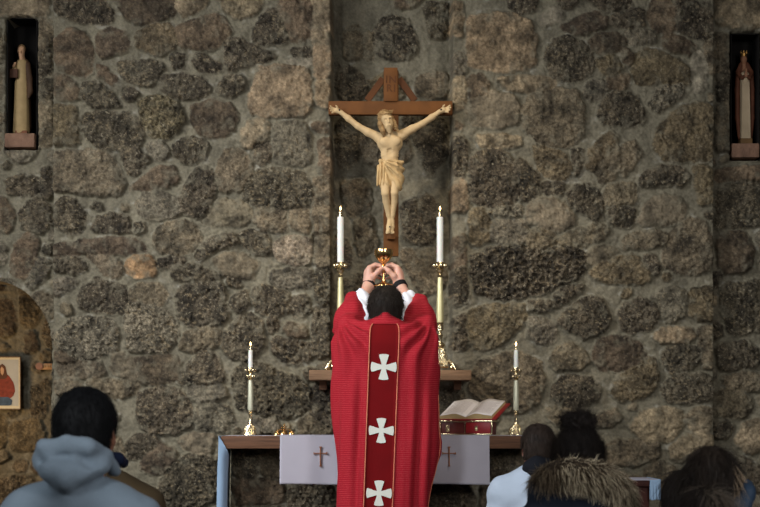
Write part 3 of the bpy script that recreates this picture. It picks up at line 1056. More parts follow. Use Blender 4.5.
# ------------------------------------------------------------------ materials
M_wood = mat('dark_oak', (88, 60, 42), 0.7, var=0.35, vscale=9, stretch=(0.6, 4, 14), bump=0.25, bscale=30)
M_shelf = mat('shelf_wood', (120, 92, 68), 0.7, var=0.25, vscale=9, stretch=(0.8, 4, 12), bump=0.3, bscale=30)
M_cross = mat('crucifix_wood', (98, 60, 26), 0.7, var=0.25, vscale=9, stretch=(1, 3, 1), bump=0.15, bscale=40)
M_cross_d = mat('crucifix_wood_dark', (80, 46, 20), 0.7, var=0.2, vscale=12)
M_ivory = mat('painted_plaster_figure', (188, 160, 118), 0.6, var=0.10, vscale=22, bump=0.15, bscale=90)
M_ivory2 = mat('painted_plaster_cloth', (184, 154, 108), 0.6, var=0.12, vscale=30)
M_ivhair = mat('painted_plaster_hair', (146, 116, 76), 0.6, var=0.3, vscale=60, bump=0.5, bscale=120)
M_brass = mat('polished_brass', (212, 194, 156), 0.26, 1.0, var=0.15, vscale=40, bump=0.25, bscale=90)
M_pale = mat('pale_brass', (186, 184, 160), 0.4, 0.35, var=0.06, vscale=20)
M_gold = mat('gilded_silver', (232, 188, 124), 0.2, 1.0, var=0.08, vscale=30)
M_wax = mat('candle_wax', (208, 208, 200), 0.4, var=0.03, sss=0.2)
M_wick = mat('candle_wick', (40, 30, 24), 0.9)
M_flame = mat('candle_flame', (255, 214, 150), 0.5, emit=((255, 205, 130), 9.0))
M_linen = mat('white_linen', (160, 156, 164), 0.85, var=0.03, vscale=10, bump=0.15, bscale=300)
M_daylit_cloth = mat('white_cloth_blue_daylight', (128, 150, 172), 0.85, var=0.03, vscale=10, bump=0.15, bscale=300)  # white cloth with the blue of the daylight put into its colour
M_thread = mat('gold_brown_thread', (140, 92, 62), 0.8)


def wave_sheet(name, x0, x1, z0, z1, y, m, parent, amp=0.004, nx=60, nz=30, th=0.003, seed=0, flare=0.0):
    """hanging cloth front face in XZ, thin but closed"""
    us = np.linspace(0, 1, nx); vs = np.linspace(0, 1, nz)
    U, Vv = np.meshgrid(us, vs, indexing='ij')
    Xc = x0 + (x1 - x0) * U
    Zc = z1 + (z0 - z1) * Vv
    Yc = y - amp * Vv * (1.2 + np.sin(U * 23 + seed) + 0.6 * np.sin(U * 41 + 2 * seed)) - flare * Vv
    Xc = Xc + 0.004 * (U - 0.5) * Vv
    Zc = Zc + 0.0025 * np.sin(U * 9 + seed) * Vv
    A = np.stack([Xc, Yc, Zc], -1).reshape(-1, 3)
    B = A + np.array([0, th, 0])
    I = np.arange(nx * nz).reshape(nx, nz)
    f = np.stack([I[:-1, :-1], I[:-1, 1:], I[1:, 1:], I[1:, :-1]], -1).reshape(-1, 4)
    n0 = nx * nz
    faces = [f, f[:, ::-1] + n0]
    ring = np.concatenate([I[:, 0], I[-1, 1:], I[-2::-1, -1], I[0, -2:0:-1]])
    r2 = np.roll(ring, -1)
    faces.append(np.stack([ring, r2, r2 + n0, ring + n0], -1))
    return mesh_obj(name, np.concatenate([A, B]), np.concatenate(faces), m, parent)


# ------------------------------------------------------------------ altar
AY0, AY1 = 9.30, 10.06
AT = CZ + (HY - 436) * AY0 / F          # altar top height
ax0, ax1 = X(221, AY0), X(549, AY0)
altar = thing('altar', 'dark wooden altar table with a thick plank top in front of the priest', 'altar', (X(385, AY0), 9.7, 0))
g = MB()
g.box((ax0, AY0, AT - 0.066), (ax1, AY1, AT), 0.006)
g.build('tabletop', M_wood, altar)
BYD = 9.55
base_stones = ['D 236,452 257,451 257,476 234,474', 'B 262,451 290,452 296,470 276,478 262,474', 'R 232,482 262,480 284,486 280,502 240,504', 'D 300,452 330,452 332,480 302,482',
               'D 288,488 330,486 336,512 290,514', 'D 430,487 470,486 476,512 432,514', 'B 440,452 476,451 480,478 442,480', 'Q 482,486 530,484 534,510 484,512',
               'D 486,452 512,451 516,476 488,478', 'B 518,452 536,452 536,480 519,478', 'D 236,512 284,508 290,536 238,538']
ab = make_wall('stone_base', 231, 539, (441, 512, 608), None, 57, D=BYD, stones=base_stones, ret=(0.5, 0.5))
del ab['kind']
ab.parent = altar
ab.location = ab.location - world_loc(altar)
ab['label'] = 'rough stone masonry base'

# the long altar cloth falls to the floor at each end
cloth = thing('altar_cloth', 'long white altar cloth, its drops tinted pale blue for the daylight, hanging to the floor over the ends of the wooden altar', 'altar cloth', (X(385, AY0), 9.8, AT))


def end_drop(side):
    sx = ax0 if side < 0 else ax1
    nu, nv = 46, 40
    path = []
    for t in np.linspace(0, 1, nu):
        if t < 0.72:
            path.append((sx + side * (0.008 + 0.006 * math.sin(t * 30)), AY1 - 0.04 + (AY0 - 0.004 - AY1 + 0.04) * t / 0.72))
        else:
            u = (t - 0.72) / 0.28
            a = u * PI
            path.append((sx - side * (-0.012 + 0.054 * u), AY0 - 0.004 - 0.010 * math.sin(a) + 0.03 * u * u))
    zs = np.linspace(AT + 0.0015, 0.02, nv)
    V = []
    for i, (x, y) in enumerate(path):
        t = i / (nu - 1)
        for j, z in enumerate(zs):
            v = j / (nv - 1)
            w = min(1, v * 6)
            # above the slab underside the front corner is tucked behind the board end
            yy = y if t < 0.72 else y + 0
            xx = x
            if t >= 0.72 and z > AT - 0.075:
                u = (t - 0.72) / 0.28
                k = (AT - z) / 0.075
                xx = sx + side * 0.010 + (x - sx - side * 0.010) * k * 0.9
                yy = AY0 - 0.006 - 0.004 * k
            xx += side * (0.006 * math.sin(v * 5) + 0.012 * v) * w
            yy += 0.004 * math.sin(v * 9 + t * 8) * w
            V.append((xx, yy, z))
    V = np.array(V)
    I = np.arange(nu * nv).reshape(nu, nv)
    f = np.stack([I[:-1, :-1], I[:-1, 1:], I[1:, 1:], I[1:, :-1]], -1).reshape(-1, 4)
    o = mesh_obj('end_drop', V, f, M_daylit_cloth, cloth)
    md = o.modifiers.new('thick', 'SOLIDIFY'); md.thickness = 0.003; md.offset = 0
    return o


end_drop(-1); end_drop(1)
MB().box((ax0 + 0.001, AY0 + 0.20, AT), (ax1 - 0.001, AY1 - 0.04, AT + 0.0014)).build('top_panel', M_linen, cloth, smooth=False)

# front linen with two embroidered crosses
runner = thing('altar_linen', 'white linen runner with small gold crosses hanging over the altar front behind the priest', 'altar linen', (X(384, AY0), AY0 + 0.1, AT))
D0 = AY0 - 0.01
wave_sheet('front_drop', X(280, D0), X(489.5, D0), Z(484.5, D0), AT + 0.004, AY0 - 0.006, M_linen, runner, 0.003, nx=110, seed=1.3)
MB().box((X(280, D0), AY0 - 0.007, AT + 0.0005), (X(489.5, D0), AY0 + 0.30, AT + 0.0055)).build('top_panel', M_linen, runner, smooth=False)
for cx in (320.3, 449.2):
    yy = AY0 - 0.0155
    g = MB()
    x, zt, zb = X(cx, yy), Z(447, yy), Z(466, yy)
    g.box((x - 0.0028, yy, zb), (x + 0.0028, yy + 0.006, zt), 0.0008)
    zc = Z(453.3, yy)
    g.box((x - 0.033, yy, zc - 0.0022), (x + 0.033, yy + 0.006, zc + 0.0022), 0.0008)
    for dx, dz in ((-0.033, 0), (0.033, 0)):
        g.box((x + dx - 0.002, yy, zc - 0.006), (x + dx + 0.002, yy + 0.006, zc + 0.006))
    g.box((x - 0.007, yy, zt - 0.002), (x + 0.007, yy + 0.006, zt + 0.002))
    g.box((x - 0.007, yy, zb - 0.002), (x + 0.007, yy + 0.006, zb + 0.002))
    tag(g.build('embroidered_cross', M_thread, runner, smooth=False), 'small gold brown embroidered cross')

# ------------------------------------------------------------------ wall shelf
SY0 = 9.92
ST = Z(370, SY0)
shelf = thing('wall_shelf', 'thick pale brown wooden shelf fixed to the stone wall under the crucifix', 'shelf', (X(390, SY0), 10.1, ST - 0.055))
MB().box((X(309, SY0), SY0, Z(380, SY0)), (X(471.5, SY0), 10.30, ST), 0.005).build('board', M_shelf, shelf)
for bx in (322, 459):
    g = MB()
    x = X(bx, SY0)
    zb = Z(380, SY0)
    g.prism([(x - 0.02, zb), (x + 0.02, zb), (x + 0.02, zb - 0.05), (x - 0.02, zb - 0.05)], 10.08, 10.25)
    g.build('bracket', M_wood, shelf, smooth=False)


# ------------------------------------------------------------------ candlesticks
def flame_on(x, y, z, h, parent):
    """candle flame and wick, children of the candle"""
    MB().tube([(x, y, z - 0.002), (x, y, z + h * 0.3)], 0.0011, 6).build('wick', M_wick, parent)
    prof = [(0.0006, z + h * 0.16), (h * 0.12, z + h * 0.3), (h * 0.17, z + h * 0.45), (h * 0.15, z + h * 0.62), (h * 0.08, z + h * 0.82), (0.0004, z + h)]
    tag(MB().lathe((x, y), prof, 12).build('flame', M_flame, parent), 'small lit flame')


def tall_candlestick(px, label, clabel):
    D = 10.03
    s = S(D)
    x = X(px, D)
    zf = lambda py: Z(py, D) + (ST - Z(370, D)) * (py - 262) / 108.0
    t = thing('tall_candlestick', label, 'candlestick', (x, D, ST), 'tall brass candlesticks on the wall shelf')
    pr = lambda l: [(r * s, zf(y)) for r, y in l]
    MB().lathe((x, D), pr([(1.6, 278), (2.2, 276.5), (2.6, 275), (1.8, 273.5), (3.2, 272), (4.0, 270.5), (3.2, 269), (2.0, 267.8), (3.6, 266.4), (6.4, 265),
                           (6.8, 264), (6.2, 263.2), (4.2, 263.4), (3.6, 262)])).build('drip_pan', M_brass, t)
    g = MB()
    for k in range(9):
        a = 2 * PI * k / 9
        g.ball((x + 6.0 * s * math.cos(a), D + 6.0 * s * math.sin(a), zf(265.6)), (1.5 * s, 1.5 * s, 2.4 * s), 5)
    g.build('petal_ring', M_brass, t)
    MB().lathe((x, D), pr([(3.4, 322), (3.7, 316), (3.5, 305), (3.1, 294), (2.8, 284), (2.4, 277.5)])).build('shaft', mat('aged_brass', (206, 196, 148), 0.4, 0.45, var=0.1), t)
    MB().lathe((x, D), pr([(3, 348), (4.4, 346), (5, 344.5), (4, 343), (2, 341.5), (1.6, 339), (2.6, 336.5), (3.0, 334.5), (1.8, 332.5), (1.4, 331), (2.6, 330.4), (3.4, 329.8),
                           (3.4, 325.5), (2.6, 324.6), (3.6, 323.4), (3.6, 322.4), (2.2, 321.4)])).build('knop', M_brass, t)
    g = MB()
    vs = []
    lv = [(348, 4.6), (350, 5.4), (353, 5.0), (357, 6.0), (360, 6.6), (363, 8.2), (366, 8.6), (367.4, 7.6)]
    n = 12
    for y, r in lv:
        for k in range(n):
            a = 2 * PI * k / n + PI / 2
            rr = r * (1 + 0.16 * math.cos(3 * a + PI / 2)) * s
            vs.append((x + rr * math.cos(a), D + rr * math.sin(a), zf(y)))
    fs = [(i * n + k, i * n + (k + 1) % n, (i + 1) * n + (k + 1) % n, (i + 1) * n + k) for i in range(len(lv) - 1) for k in range(n)]
    fs += [tuple(range(n)), tuple((len(lv) - 1) * n + k for k in range(n))]
    g.add(vs, fs)
    rr = random.Random(5)
    for k in range(26):
        a = rr.uniform(0, 2 * PI); y = rr.uniform(351, 364)
        r = np.interp(y, [348, 353, 360, 366], [4.6, 5.2, 6.6, 8.4])
        g.ball((x + r * s * math.cos(a), D + r * s * math.sin(a), zf(y)), (1.3 * s,) * 3, 4)
    g.build('base', M_brass, t)
    for k in range(3):
        a = (-0.2 if px > 390 else PI + 0.2) + 2 * PI / 3 * k
        c, q = math.cos(a), math.sin(a)
        g = MB()
        pts = [(7.0, 362), (9.5, 361), (11.8, 363), (13.5, 366), (15.5, 368.6)]
        rad = [2.4 * s, 2.0 * s, 2.0 * s, 1.8 * s, 1.2 * s]
        g.tube([(x + r * s * c, D + r * s * q, zf(y)) for r, y in pts], rad, 8)
        g.ball((x + 12.2 * s * c, D + 12.2 * s * q, zf(366.8)), (2.6 * s, 2.6 * s, 2.9 * s), 6)
        g.build('foot', M_brass, t)
    zb = zf(262) - 0.002
    cd = thing('candle', clabel, 'candle', (x, D, zb), 'white candles burning on the tall candlesticks')
    zt = Z(217, D)
    MB().lathe((x, D), [(3.3 * s, zb), (3.3 * s, zt - 0.004), (2.9 * s, zt)], 20).build('wax', M_wax, cd)
    MB().lathe((x, D), [(2.0 * s, zt - 0.001), (2.0 * s, zt + 0.02), (1.2 * s, zt + 0.034), (0.6 * s, zt + 0.036)], 14).build('follower', M_brass, cd)
    flame_on(x, D, zt + 0.032, 0.030, cd)


tall_candlestick(340.5, 'tall ornate brass candlestick on the wall shelf to the left of the priest', 'tall white candle in the tall brass candlestick left of the crucifix')
tall_candlestick(440.0, 'tall ornate brass candlestick on the wall shelf to the right of the priest', 'tall white candle in the tall brass candlestick right of the crucifix')


def small_candlestick(px, label, clabel):
    D = 9.86
    s = S(D)
    x = X(px, D)
    z0 = AT + 0.0035
    zf = lambda py: z0 + (434.6 - py) * s
    t = thing('small_candlestick', label, 'candlestick', (x, D, z0), 'slender brass candlesticks on the altar')
    pr = lambda l: [(r * s, zf(y)) for r, y in l]
    MB().lathe((x, D), pr([(1.3, 380.5), (2.6, 379), (1.6, 377.6), (3.4, 376.4), (3.6, 375.6), (1.6, 374.4), (1.5, 373), (2.5, 372), (4.6, 371), (5.2, 369.6), (4.6, 369),
                           (3.2, 369.2), (2.8, 367)]), 20).build('drip_pan', M_brass, t)
    g = MB()
    for yy_, R_ in ((370.2, 4.9), (376.2, 3.6)):
        for k in range(7):
            a = 2 * PI * k / 7
            g.ball((x + R_ * s * math.cos(a), D + R_ * s * math.sin(a), zf(yy_)), (1.2 * s, 1.2 * s, 1.7 * s), 4)
    g.build('petal_ring', M_brass, t)
    MB().lathe((x, D), pr([(2.5, 410), (2.9, 407), (2.7, 395), (2.4, 384), (1.9, 380)]), 20).build('shaft', M_pale, t)
    MB().lathe((x, D), pr([(2.8, 425), (2.4, 423), (1.5, 421), (1.8, 419), (1.2, 416.5), (2.2, 414.5), (2.4, 413.4), (1.4, 412), (2.6, 411), (2.6, 410), (1.6, 409.4)]), 20).build('knop', M_brass, t)
    g = MB()
    n = 12
    lv = [(424.4, 3.0), (426, 4.0), (429, 4.2), (431, 5.0), (433, 6.2), (434.6, 6.6)]
    vs = []
    for y, r in lv:
        for k in range(n):
            a = 2 * PI * k / n + PI / 2
            rr = r * (1 + 0.14 * math.cos(3 * a + PI / 2)) * s
            vs.append((x + rr * math.cos(a), D + rr * math.sin(a), zf(y)))
    fs = [(i * n + k, i * n + (k + 1) % n, (i + 1) * n + (k + 1) % n, (i + 1) * n + k) for i in range(len(lv) - 1) for k in range(n)]
    fs += [tuple(range(n)), tuple((len(lv) - 1) * n + k for k in range(n))]
    g.add(vs, fs)
    rr = random.Random(9)
    for k in range(18):
        a = rr.uniform(0, 2 * PI); y = rr.uniform(426, 432)
        g.ball((x + 4.6 * s * math.cos(a), D + 4.6 * s * math.sin(a), zf(y)), (1.0 * s,) * 3, 4)
    g.build('base', M_brass, t)
    for k in range(3):
        a = -PI / 2 + 2 * PI / 3 * k + 0.5
        g = MB()
        g.tube([(x + r * s * math.cos(a), D + r * s * math.sin(a), zf(y)) for r, y in ((3.6, 426), (5.4, 428.5), (6.4, 431.5), (7.6, 434.0))], [1.2 * s, 1.4 * s, 1.3 * s, 0.6 * s], 7)
        g.build('foot', M_brass, t)
    zb = zf(367) - 0.001
    cd = thing('candle', clabel, 'candle', (x, D, zb), 'short white candles burning on the altar')
    zt = Z(350, D)
    MB().lathe((x, D), [(2.35 * s, zb), (2.1 * s, zt - 0.003), (1.7 * s, zt)], 16).build('wax', M_wax, cd)
    MB().lathe((x, D), [(1.2 * s, zt - 0.001), (1.1 * s, zt + 0.012), (0.5 * s, zt + 0.024)], 10).build('follower', M_brass, cd)
    flame_on(x, D, zt + 0.018, 0.028, cd)


small_candlestick(250.5, 'slender brass candlestick with a pale shaft near the left end of the altar', 'short thin white candle in the altar candlestick at the left')
small_candlestick(516.0, 'slender brass candlestick with a pale shaft to the right of the open book', 'short thin white candle in the altar candlestick right of the open book')

# ------------------------------------------------------------------ altar bells
D = 9.72
s = S(D)
bx = X(284.5, D)
z0 = AT + 0.0035
bells = thing('altar_bells', 'small cluster of gold altar bells with a cross shaped handle on the altar top', 'bell', (bx, D, z0))
for k, (dx, dy) in enumerate(((-7.5, 0), (7.0, 0.4), (-1, -6), (0, 7))):
    cx, cy = bx + dx * s, D + dy * s
    MB().lathe((cx, cy), [(3.6 * s, z0), (3.3 * s, z0 + 1.0 * s), (2.6 * s, z0 + 2.6 * s), (1.8 * s, z0 + 4.0 * s), (0.6 * s, z0 + 4.6 * s)], 16).build('bell', M_gold, bells)
g = MB()
for dx, dy in ((-7.5, 0), (7.0, 0.4), (-1, -6), (0, 7)):
    g.tube([(bx + dx * s, D + dy * s, z0 + 4.2 * s), (bx + dx * 0.5 * s, D + dy * 0.5 * s, z0 + 6.0 * s), (bx, D, z0 + 5.4 * s)], 0.7 * s, 7)
g.build('frame', M_gold, bells)
g = MB()
g.tube([(bx, D, z0 + 4.8 * s), (bx, D, z0 + 10.5 * s)], [1.2 * s, 0.7 * s], 8)
g.tube([(bx - 2.4 * s, D, z0 + 8.2 * s), (bx + 2.4 * s, D, z0 + 8.2 * s)], 0.7 * s, 8)
g.ball((bx, D, z0 + 10.6 * s), (1.0 * s,) * 3, 5)
g.build('handle', M_gold, bells)

# ------------------------------------------------------------------ missal stand and open missal
M_redl = mat('red_leather', (132, 20, 26), 0.45, var=0.12, vscale=20, bump=0.15, bscale=90)
M_darkred = mat('dark_red_leather', (84, 30, 26), 0.5, var=0.2, vscale=20)
M_page = mat('printed_page_paper', (222, 214, 210), 0.8, var=0.02)
M_edge = mat('page_block_edge', (196, 170, 120), 0.7, var=0.15, vscale=30, stretch=(1, 1, 18))
M_print = mat('printed_text_ink', (150, 138, 136), 0.85)
YAW = math.radians(-23)
D = 9.50
base = Vector((X(440, D), D - 0.0, AT + 0.0062))
RM = Matrix.Translation(base) @ Matrix.Rotation(YAW, 4, 'Z')
Wd = 0.292


def tbox(name, lo, hi, m, parent, bev=0.0, M=RM, smooth=True):
    return MB().box(lo, hi, bev, M).build(name, m, parent, smooth)


stand = thing('missal_stand', 'low red and gold book stand under the open missal on the altar', 'book stand', tuple(base))
tbox('body', (0.004, 0.004, 0.0), (Wd - 0.004, 0.075, 0.072), M_darkred, stand, 0.003)
tbox('front_panel', (0.145, -0.001, 0.008), (Wd - 0.010, 0.0045, 0.066), M_redl, stand, 0.001)
g = MB()
for lo, hi in (((0, -0.004, 0.066), (Wd, 0.006, 0.076)), ((0, -0.004, 0.0), (Wd, 0.006, 0.006)), ((0, -0.004, 0.004), (0.005, 0.006, 0.07)),
               ((Wd - 0.006, -0.004, 0.004), (Wd, 0.006, 0.07)), ((Wd - 0.006, 0.0, 0.066), (Wd + 0.001, 0.075, 0.074)), ((0.139, -0.0035, 0.004), (0.142, 0.005, 0.068))):
    g.box(lo, hi, 0.001, RM)
tag(g.build('trim', M_brass, stand), 'gold trim along the edges')
for ex, q in ((0.045, 1.0), (0.205, 0.75)):
    g = MB()
    yy = -0.003
    for pts in ([(-0.010, 0.016), (0.010, 0.052)], [(0.010, 0.016), (-0.010, 0.052)], [(0, 0.014), (0, 0.054)], [(-0.012, 0.034), (0.012, 0.034)]):
        g.tube([RM @ Vector((ex + a * q, yy, 0.034 + (b - 0.034) * q)) for a, b in pts], 0.0016, 6)
    g.tube([RM @ Vector((ex + 0.010 * q * math.cos(a), yy, 0.034 + 0.016 * q * math.sin(a))) for a in np.linspace(0, 2 * PI, 17)], 0.0015, 6)
    tag(g.build('emblem', M_brass, stand), 'small gold emblem')
TILT = math.radians(20)
BM = RM @ Matrix.Translation((0, 0.0, 0.0765)) @ Matrix.Rotation(TILT, 4, 'X')
# sloping rest under the book
g = MB()
vs = [RM @ Vector(v) for v in ((0.05, 0.02, 0.0), (Wd - 0.09, 0.02, 0.0), (Wd - 0.09, 0.19, 0.0), (0.05, 0.19, 0.0),
                               (0.05, 0.02, 0.0825), (Wd - 0.09, 0.02, 0.0825), (Wd - 0.09, 0.19, 0.144), (0.05, 0.19, 0.144))]
g.add(vs, [(0, 3, 2, 1), (4, 5, 6, 7), (0, 1, 5, 4), (1, 2, 6, 5), (2, 3, 7, 6), (3, 0, 4, 7)])
g.build('slope', M_darkred, stand, smooth=False)
book = thing('missal', 'thick open missal with white pages and red cover resting on the red stand', 'book', tuple(BM @ Vector((Wd / 2, 0, 0))))
BD = 0.235
tbox('cover', (-0.006, -0.004, 0.0), (Wd + 0.022, BD + 0.012, 0.007), M_redl, book, 0.002, BM)


def block(name, x0, x1, side):
    nu, nv = 20, 6
    us = np.linspace(0, 1, nu)
    V, fs = [], []
    def hgt(u):   # u: 0 at the gutter, 1 at the outer edge
        return 0.012 + 0.026 * math.sin(min(1.0, u * 1.35 + 0.06) * PI * 0.62) * (1 - 0.55 * max(0, u - 0.35) / 0.65)
    for j in range(nv):
        y = BD * j / (nv - 1)
        for i, u in enumerate(us):
            x = x0 + (x1 - x0) * u
            V.append(BM @ Vector((x, y, 0.0065)))
        for i, u in enumerate(us):
            x = x0 + (x1 - x0) * u
            V.append(BM @ Vector((x, y, hgt(u))))
    m = 2 * nu
    for j in range(nv - 1):
        for i in range(nu - 1):
            a = j * m + nu + i
            fs.append((a, a + 1, a + 1 + m, a + m))
            b = j * m + i
            fs.append((b, b + m, b + m + 1, b + 1))
        fs.append((j * m, j * m + nu, (j + 1) * m + nu, (j + 1) * m))
        fs.append((j * m + nu - 1, (j + 1) * m + nu - 1, (j + 1) * m + 2 * nu - 1, j * m + 2 * nu - 1))
    for j in (0, nv - 1):
        for i in range(nu - 1):
            fs.append((j * m + i, j * m + i + 1, j * m + nu + i + 1, j * m + nu + i))
    g = MB(); g.add(V, fs)
    o = g.build(name, M_edge, book)
    # the white top leaf
    V2, f2 = [], []
    for j in range(nv):
        y = -0.0005 + (BD + 0.001) * j / (nv - 1)
        for i, u in enumerate(us):
            V2.append(BM @ Vector((x0 + (x1 - x0) * u * 1.005, y, hgt(u) + 0.0012)))
    for j in range(nv - 1):
        for i in range(nu - 1):
            a = j * nu + i
            f2.append((a, a + 1, a + 1 + nu, a + nu))
    q = MB(); q.add(V2, f2)
    pg = q.build('page', M_page, book)
    md = pg.modifiers.new('thick', 'SOLIDIFY'); md.thickness = 0.001; md.offset = 0
    # lines of print
    q = MB()
    rr = random.Random(3)
    for r in range(14):
        y = 0.022 + r * 0.013
        u0, u1 = 0.16, 0.90 - (0.25 * rr.random() if r % 4 == 3 else 0)
        uu = np.linspace(u0, u1, 10)
        vv = []
        for u in uu:
            for dy in (0, 0.0028):
                vv.append(BM @ Vector((x0 + (x1 - x0) * u, y + dy, hgt(u) + 0.0022)))
        q.add(vv, [(2 * i, 2 * i + 2, 2 * i + 3, 2 * i + 1) for i in range(9)])
    q.build('print', M_print, pg, smooth=False)
    return o


block('page_block', Wd / 2, 0.002, -1)
block('page_block', Wd / 2, Wd - 0.002, 1)
g = MB()
pts = [BM @ Vector((Wd / 2 + 0.03, BD * 0.9, 0.045)), BM @ Vector((Wd / 2 + 0.02, BD * 0.4, 0.0425)), BM @ Vector((Wd / 2 + 0.03, -0.003, 0.037)), BM @ Vector((Wd / 2 + 0.035, -0.008, 0.01))]
# ------------------------------------------------------------------ crucifix
CD = DW - 0.065            # front face of the beams
cs = S(CD)
cx0 = X(391, CD)
cross = thing('crucifix', 'wooden crucifix with a pale carved figure hung high in the wall niche', 'crucifix', (cx0, CD, Z(160, CD)))
zb0, zb1 = Z(114.5, CD), Z(101, CD)
MB().box((X(328.5, CD), CD, zb0), (X(452.5, CD), CD + 0.05, zb1), 0.003).build('crossbeam', M_cross, cross)
MB().box((X(383.5, CD), CD + 0.006, Z(256, CD)), (X(398.5, CD), CD + 0.055, Z(70, CD)), 0.003).build('upright', M_cross, cross)
MB().box((X(384, CD), CD - 0.012, Z(101.5, CD)), (X(397.5, CD), CD + 0.008, Z(68, CD)), 0.002).build('title_board', M_cross, cross)
for sg in (-1, 1):
    a = Vector((X(391, CD) + sg * 8 * cs, CD + 0.02, Z(78, CD))); b = Vector((X(391, CD) + sg * 24 * cs, CD + 0.02, Z(100, CD)))
    d = (b - a).normalized(); nrm = Vector((-d.z, 0, d.x)) * 0.018
    g = MB()
    g.prism([((a + nrm).x, (a + nrm).z), ((b + nrm).x, (b + nrm).z), ((b - nrm).x, (b - nrm).z), ((a - nrm).x, (a - nrm).z)], CD + 0.012, CD + 0.035)
    g.build('brace', M_cross_d, cross, smooth=False)


def text_mesh(body, size, loc, m, parent, name='lettering', depth=0.002):
    c = bpy.data.curves.new('t', 'FONT')
    c.body = body
    c.size = size
    c.align_x = 'CENTER'
    c.align_y = 'CENTER'
    c.extrude = depth
    c.space_character = 1.15
    c.space_line = 0.85
    c.offset = 0.0006
    t = bpy.data.objects.new('t', c)
    COL.objects.link(t)
    dg = bpy.context.evaluated_depsgraph_get()
    me = bpy.data.meshes.new_from_object(t.evaluated_get(dg))
    bpy.data.objects.remove(t)
    me.transform(Matrix.Rotation(PI / 2, 4, 'X'))
    me.materials.clear(); me.materials.append(m)
    o = bpy.data.objects.new(name, me)
    COL.objects.link(o)
    o.parent = parent
    o.location = Vector(loc) - world_loc(parent)
    return o


tag(text_mesh('IN\nRI', 0.058, (X(390.9, CD), CD - 0.0125, Z(84.5, CD)), M_cross_d, cross), 'dark carved letters')

# carved figure, one continuous surface
def C3(px, py, dy=0.0):
    return np.array([X(px, CD), CD + dy, Z(py, CD)])
b = SDF()
u = cs
k = 0.010
b.ell(C3(386.0, 121.5, -0.085), (6.2 * u, 7.2 * u, 8.0 * u), k, Matrix.Rotation(math.radians(-20), 4, 'Y') @ Matrix.Rotation(math.radians(16), 4, 'X'))
b.ell(C3(388.8, 127.5, -0.100), (4.4 * u, 4.6 * u, 5.8 * u), k)            # jaw
b.cone(C3(388.5, 130, -0.105), C3(389.6, 135.0, -0.100), 3.4 * u, 1.8 * u, 0.008)   # beard
b.cone(C3(388.0, 122.5, -0.123), C3(388.6, 126.0, -0.135), 0.8 * u, 1.1 * u, 0.005)  # nose
b.cone(C3(385.0, 121.6, -0.120), C3(390.6, 120.6, -0.120), 0.9 * u, 0.9 * u, 0.005)  # brow
b.ell(C3(385.8, 123.3, -0.1235), (1.3 * u, 0.9 * u, 0.8 * u), 0.002, None, True)
b.ell(C3(390.2, 122.6, -0.1225), (1.3 * u, 0.9 * u, 0.8 * u), 0.002, None, True)
b.cone(C3(387.3, 129.3, -0.128), C3(390.4, 128.8, -0.127), 0.6 * u, 0.6 * u, 0.003)  # moustache
b.cone(C3(388, 130, -0.07), C3(389.5, 139, -0.048), 4.2 * u, 4.6 * u, 0.02)           # neck
b.cone(C3(378.5, 139.5, -0.045), C3(402.5, 136.5, -0.045), 4.6 * u, 4.6 * u, 0.02)    # shoulder girdle
b.ell(C3(390.0, 145.5, -0.050), (12.6 * u, 7.8 * u, 9.4 * u), 0.02)                    # chest
b.ell(C3(384.8, 144.0, -0.083), (5.2 * u, 2.6 * u, 4.4 * u), 0.012)                    # pectorals
b.ell(C3(395.6, 143.0, -0.083), (5.2 * u, 2.6 * u, 4.4 * u), 0.012)
b.ell(C3(389.6, 156.5, -0.050), (8.6 * u, 6.2 * u, 8.2 * u), 0.02)                     # waist
b.ell(C3(390.0, 154.5, -0.083), (3.4 * u, 0.8 * u, 3.0 * u), 0.012, None, True)        # hollow belly
for i in range(4):
    for sg in (-1, 1):
        b.cone(C3(389.8 + sg * 3.0, 148.5 + i * 2.3, -0.0835 + 0.003 * i), C3(389.6 + sg * 8.6, 150.5 + i * 2.4, -0.060), 0.9 * u, 0.6 * u, 0.006)
b.ell(C3(390, 168.5, -0.048), (10.8 * u, 7.4 * u, 9.6 * u), 0.02)                      # hips
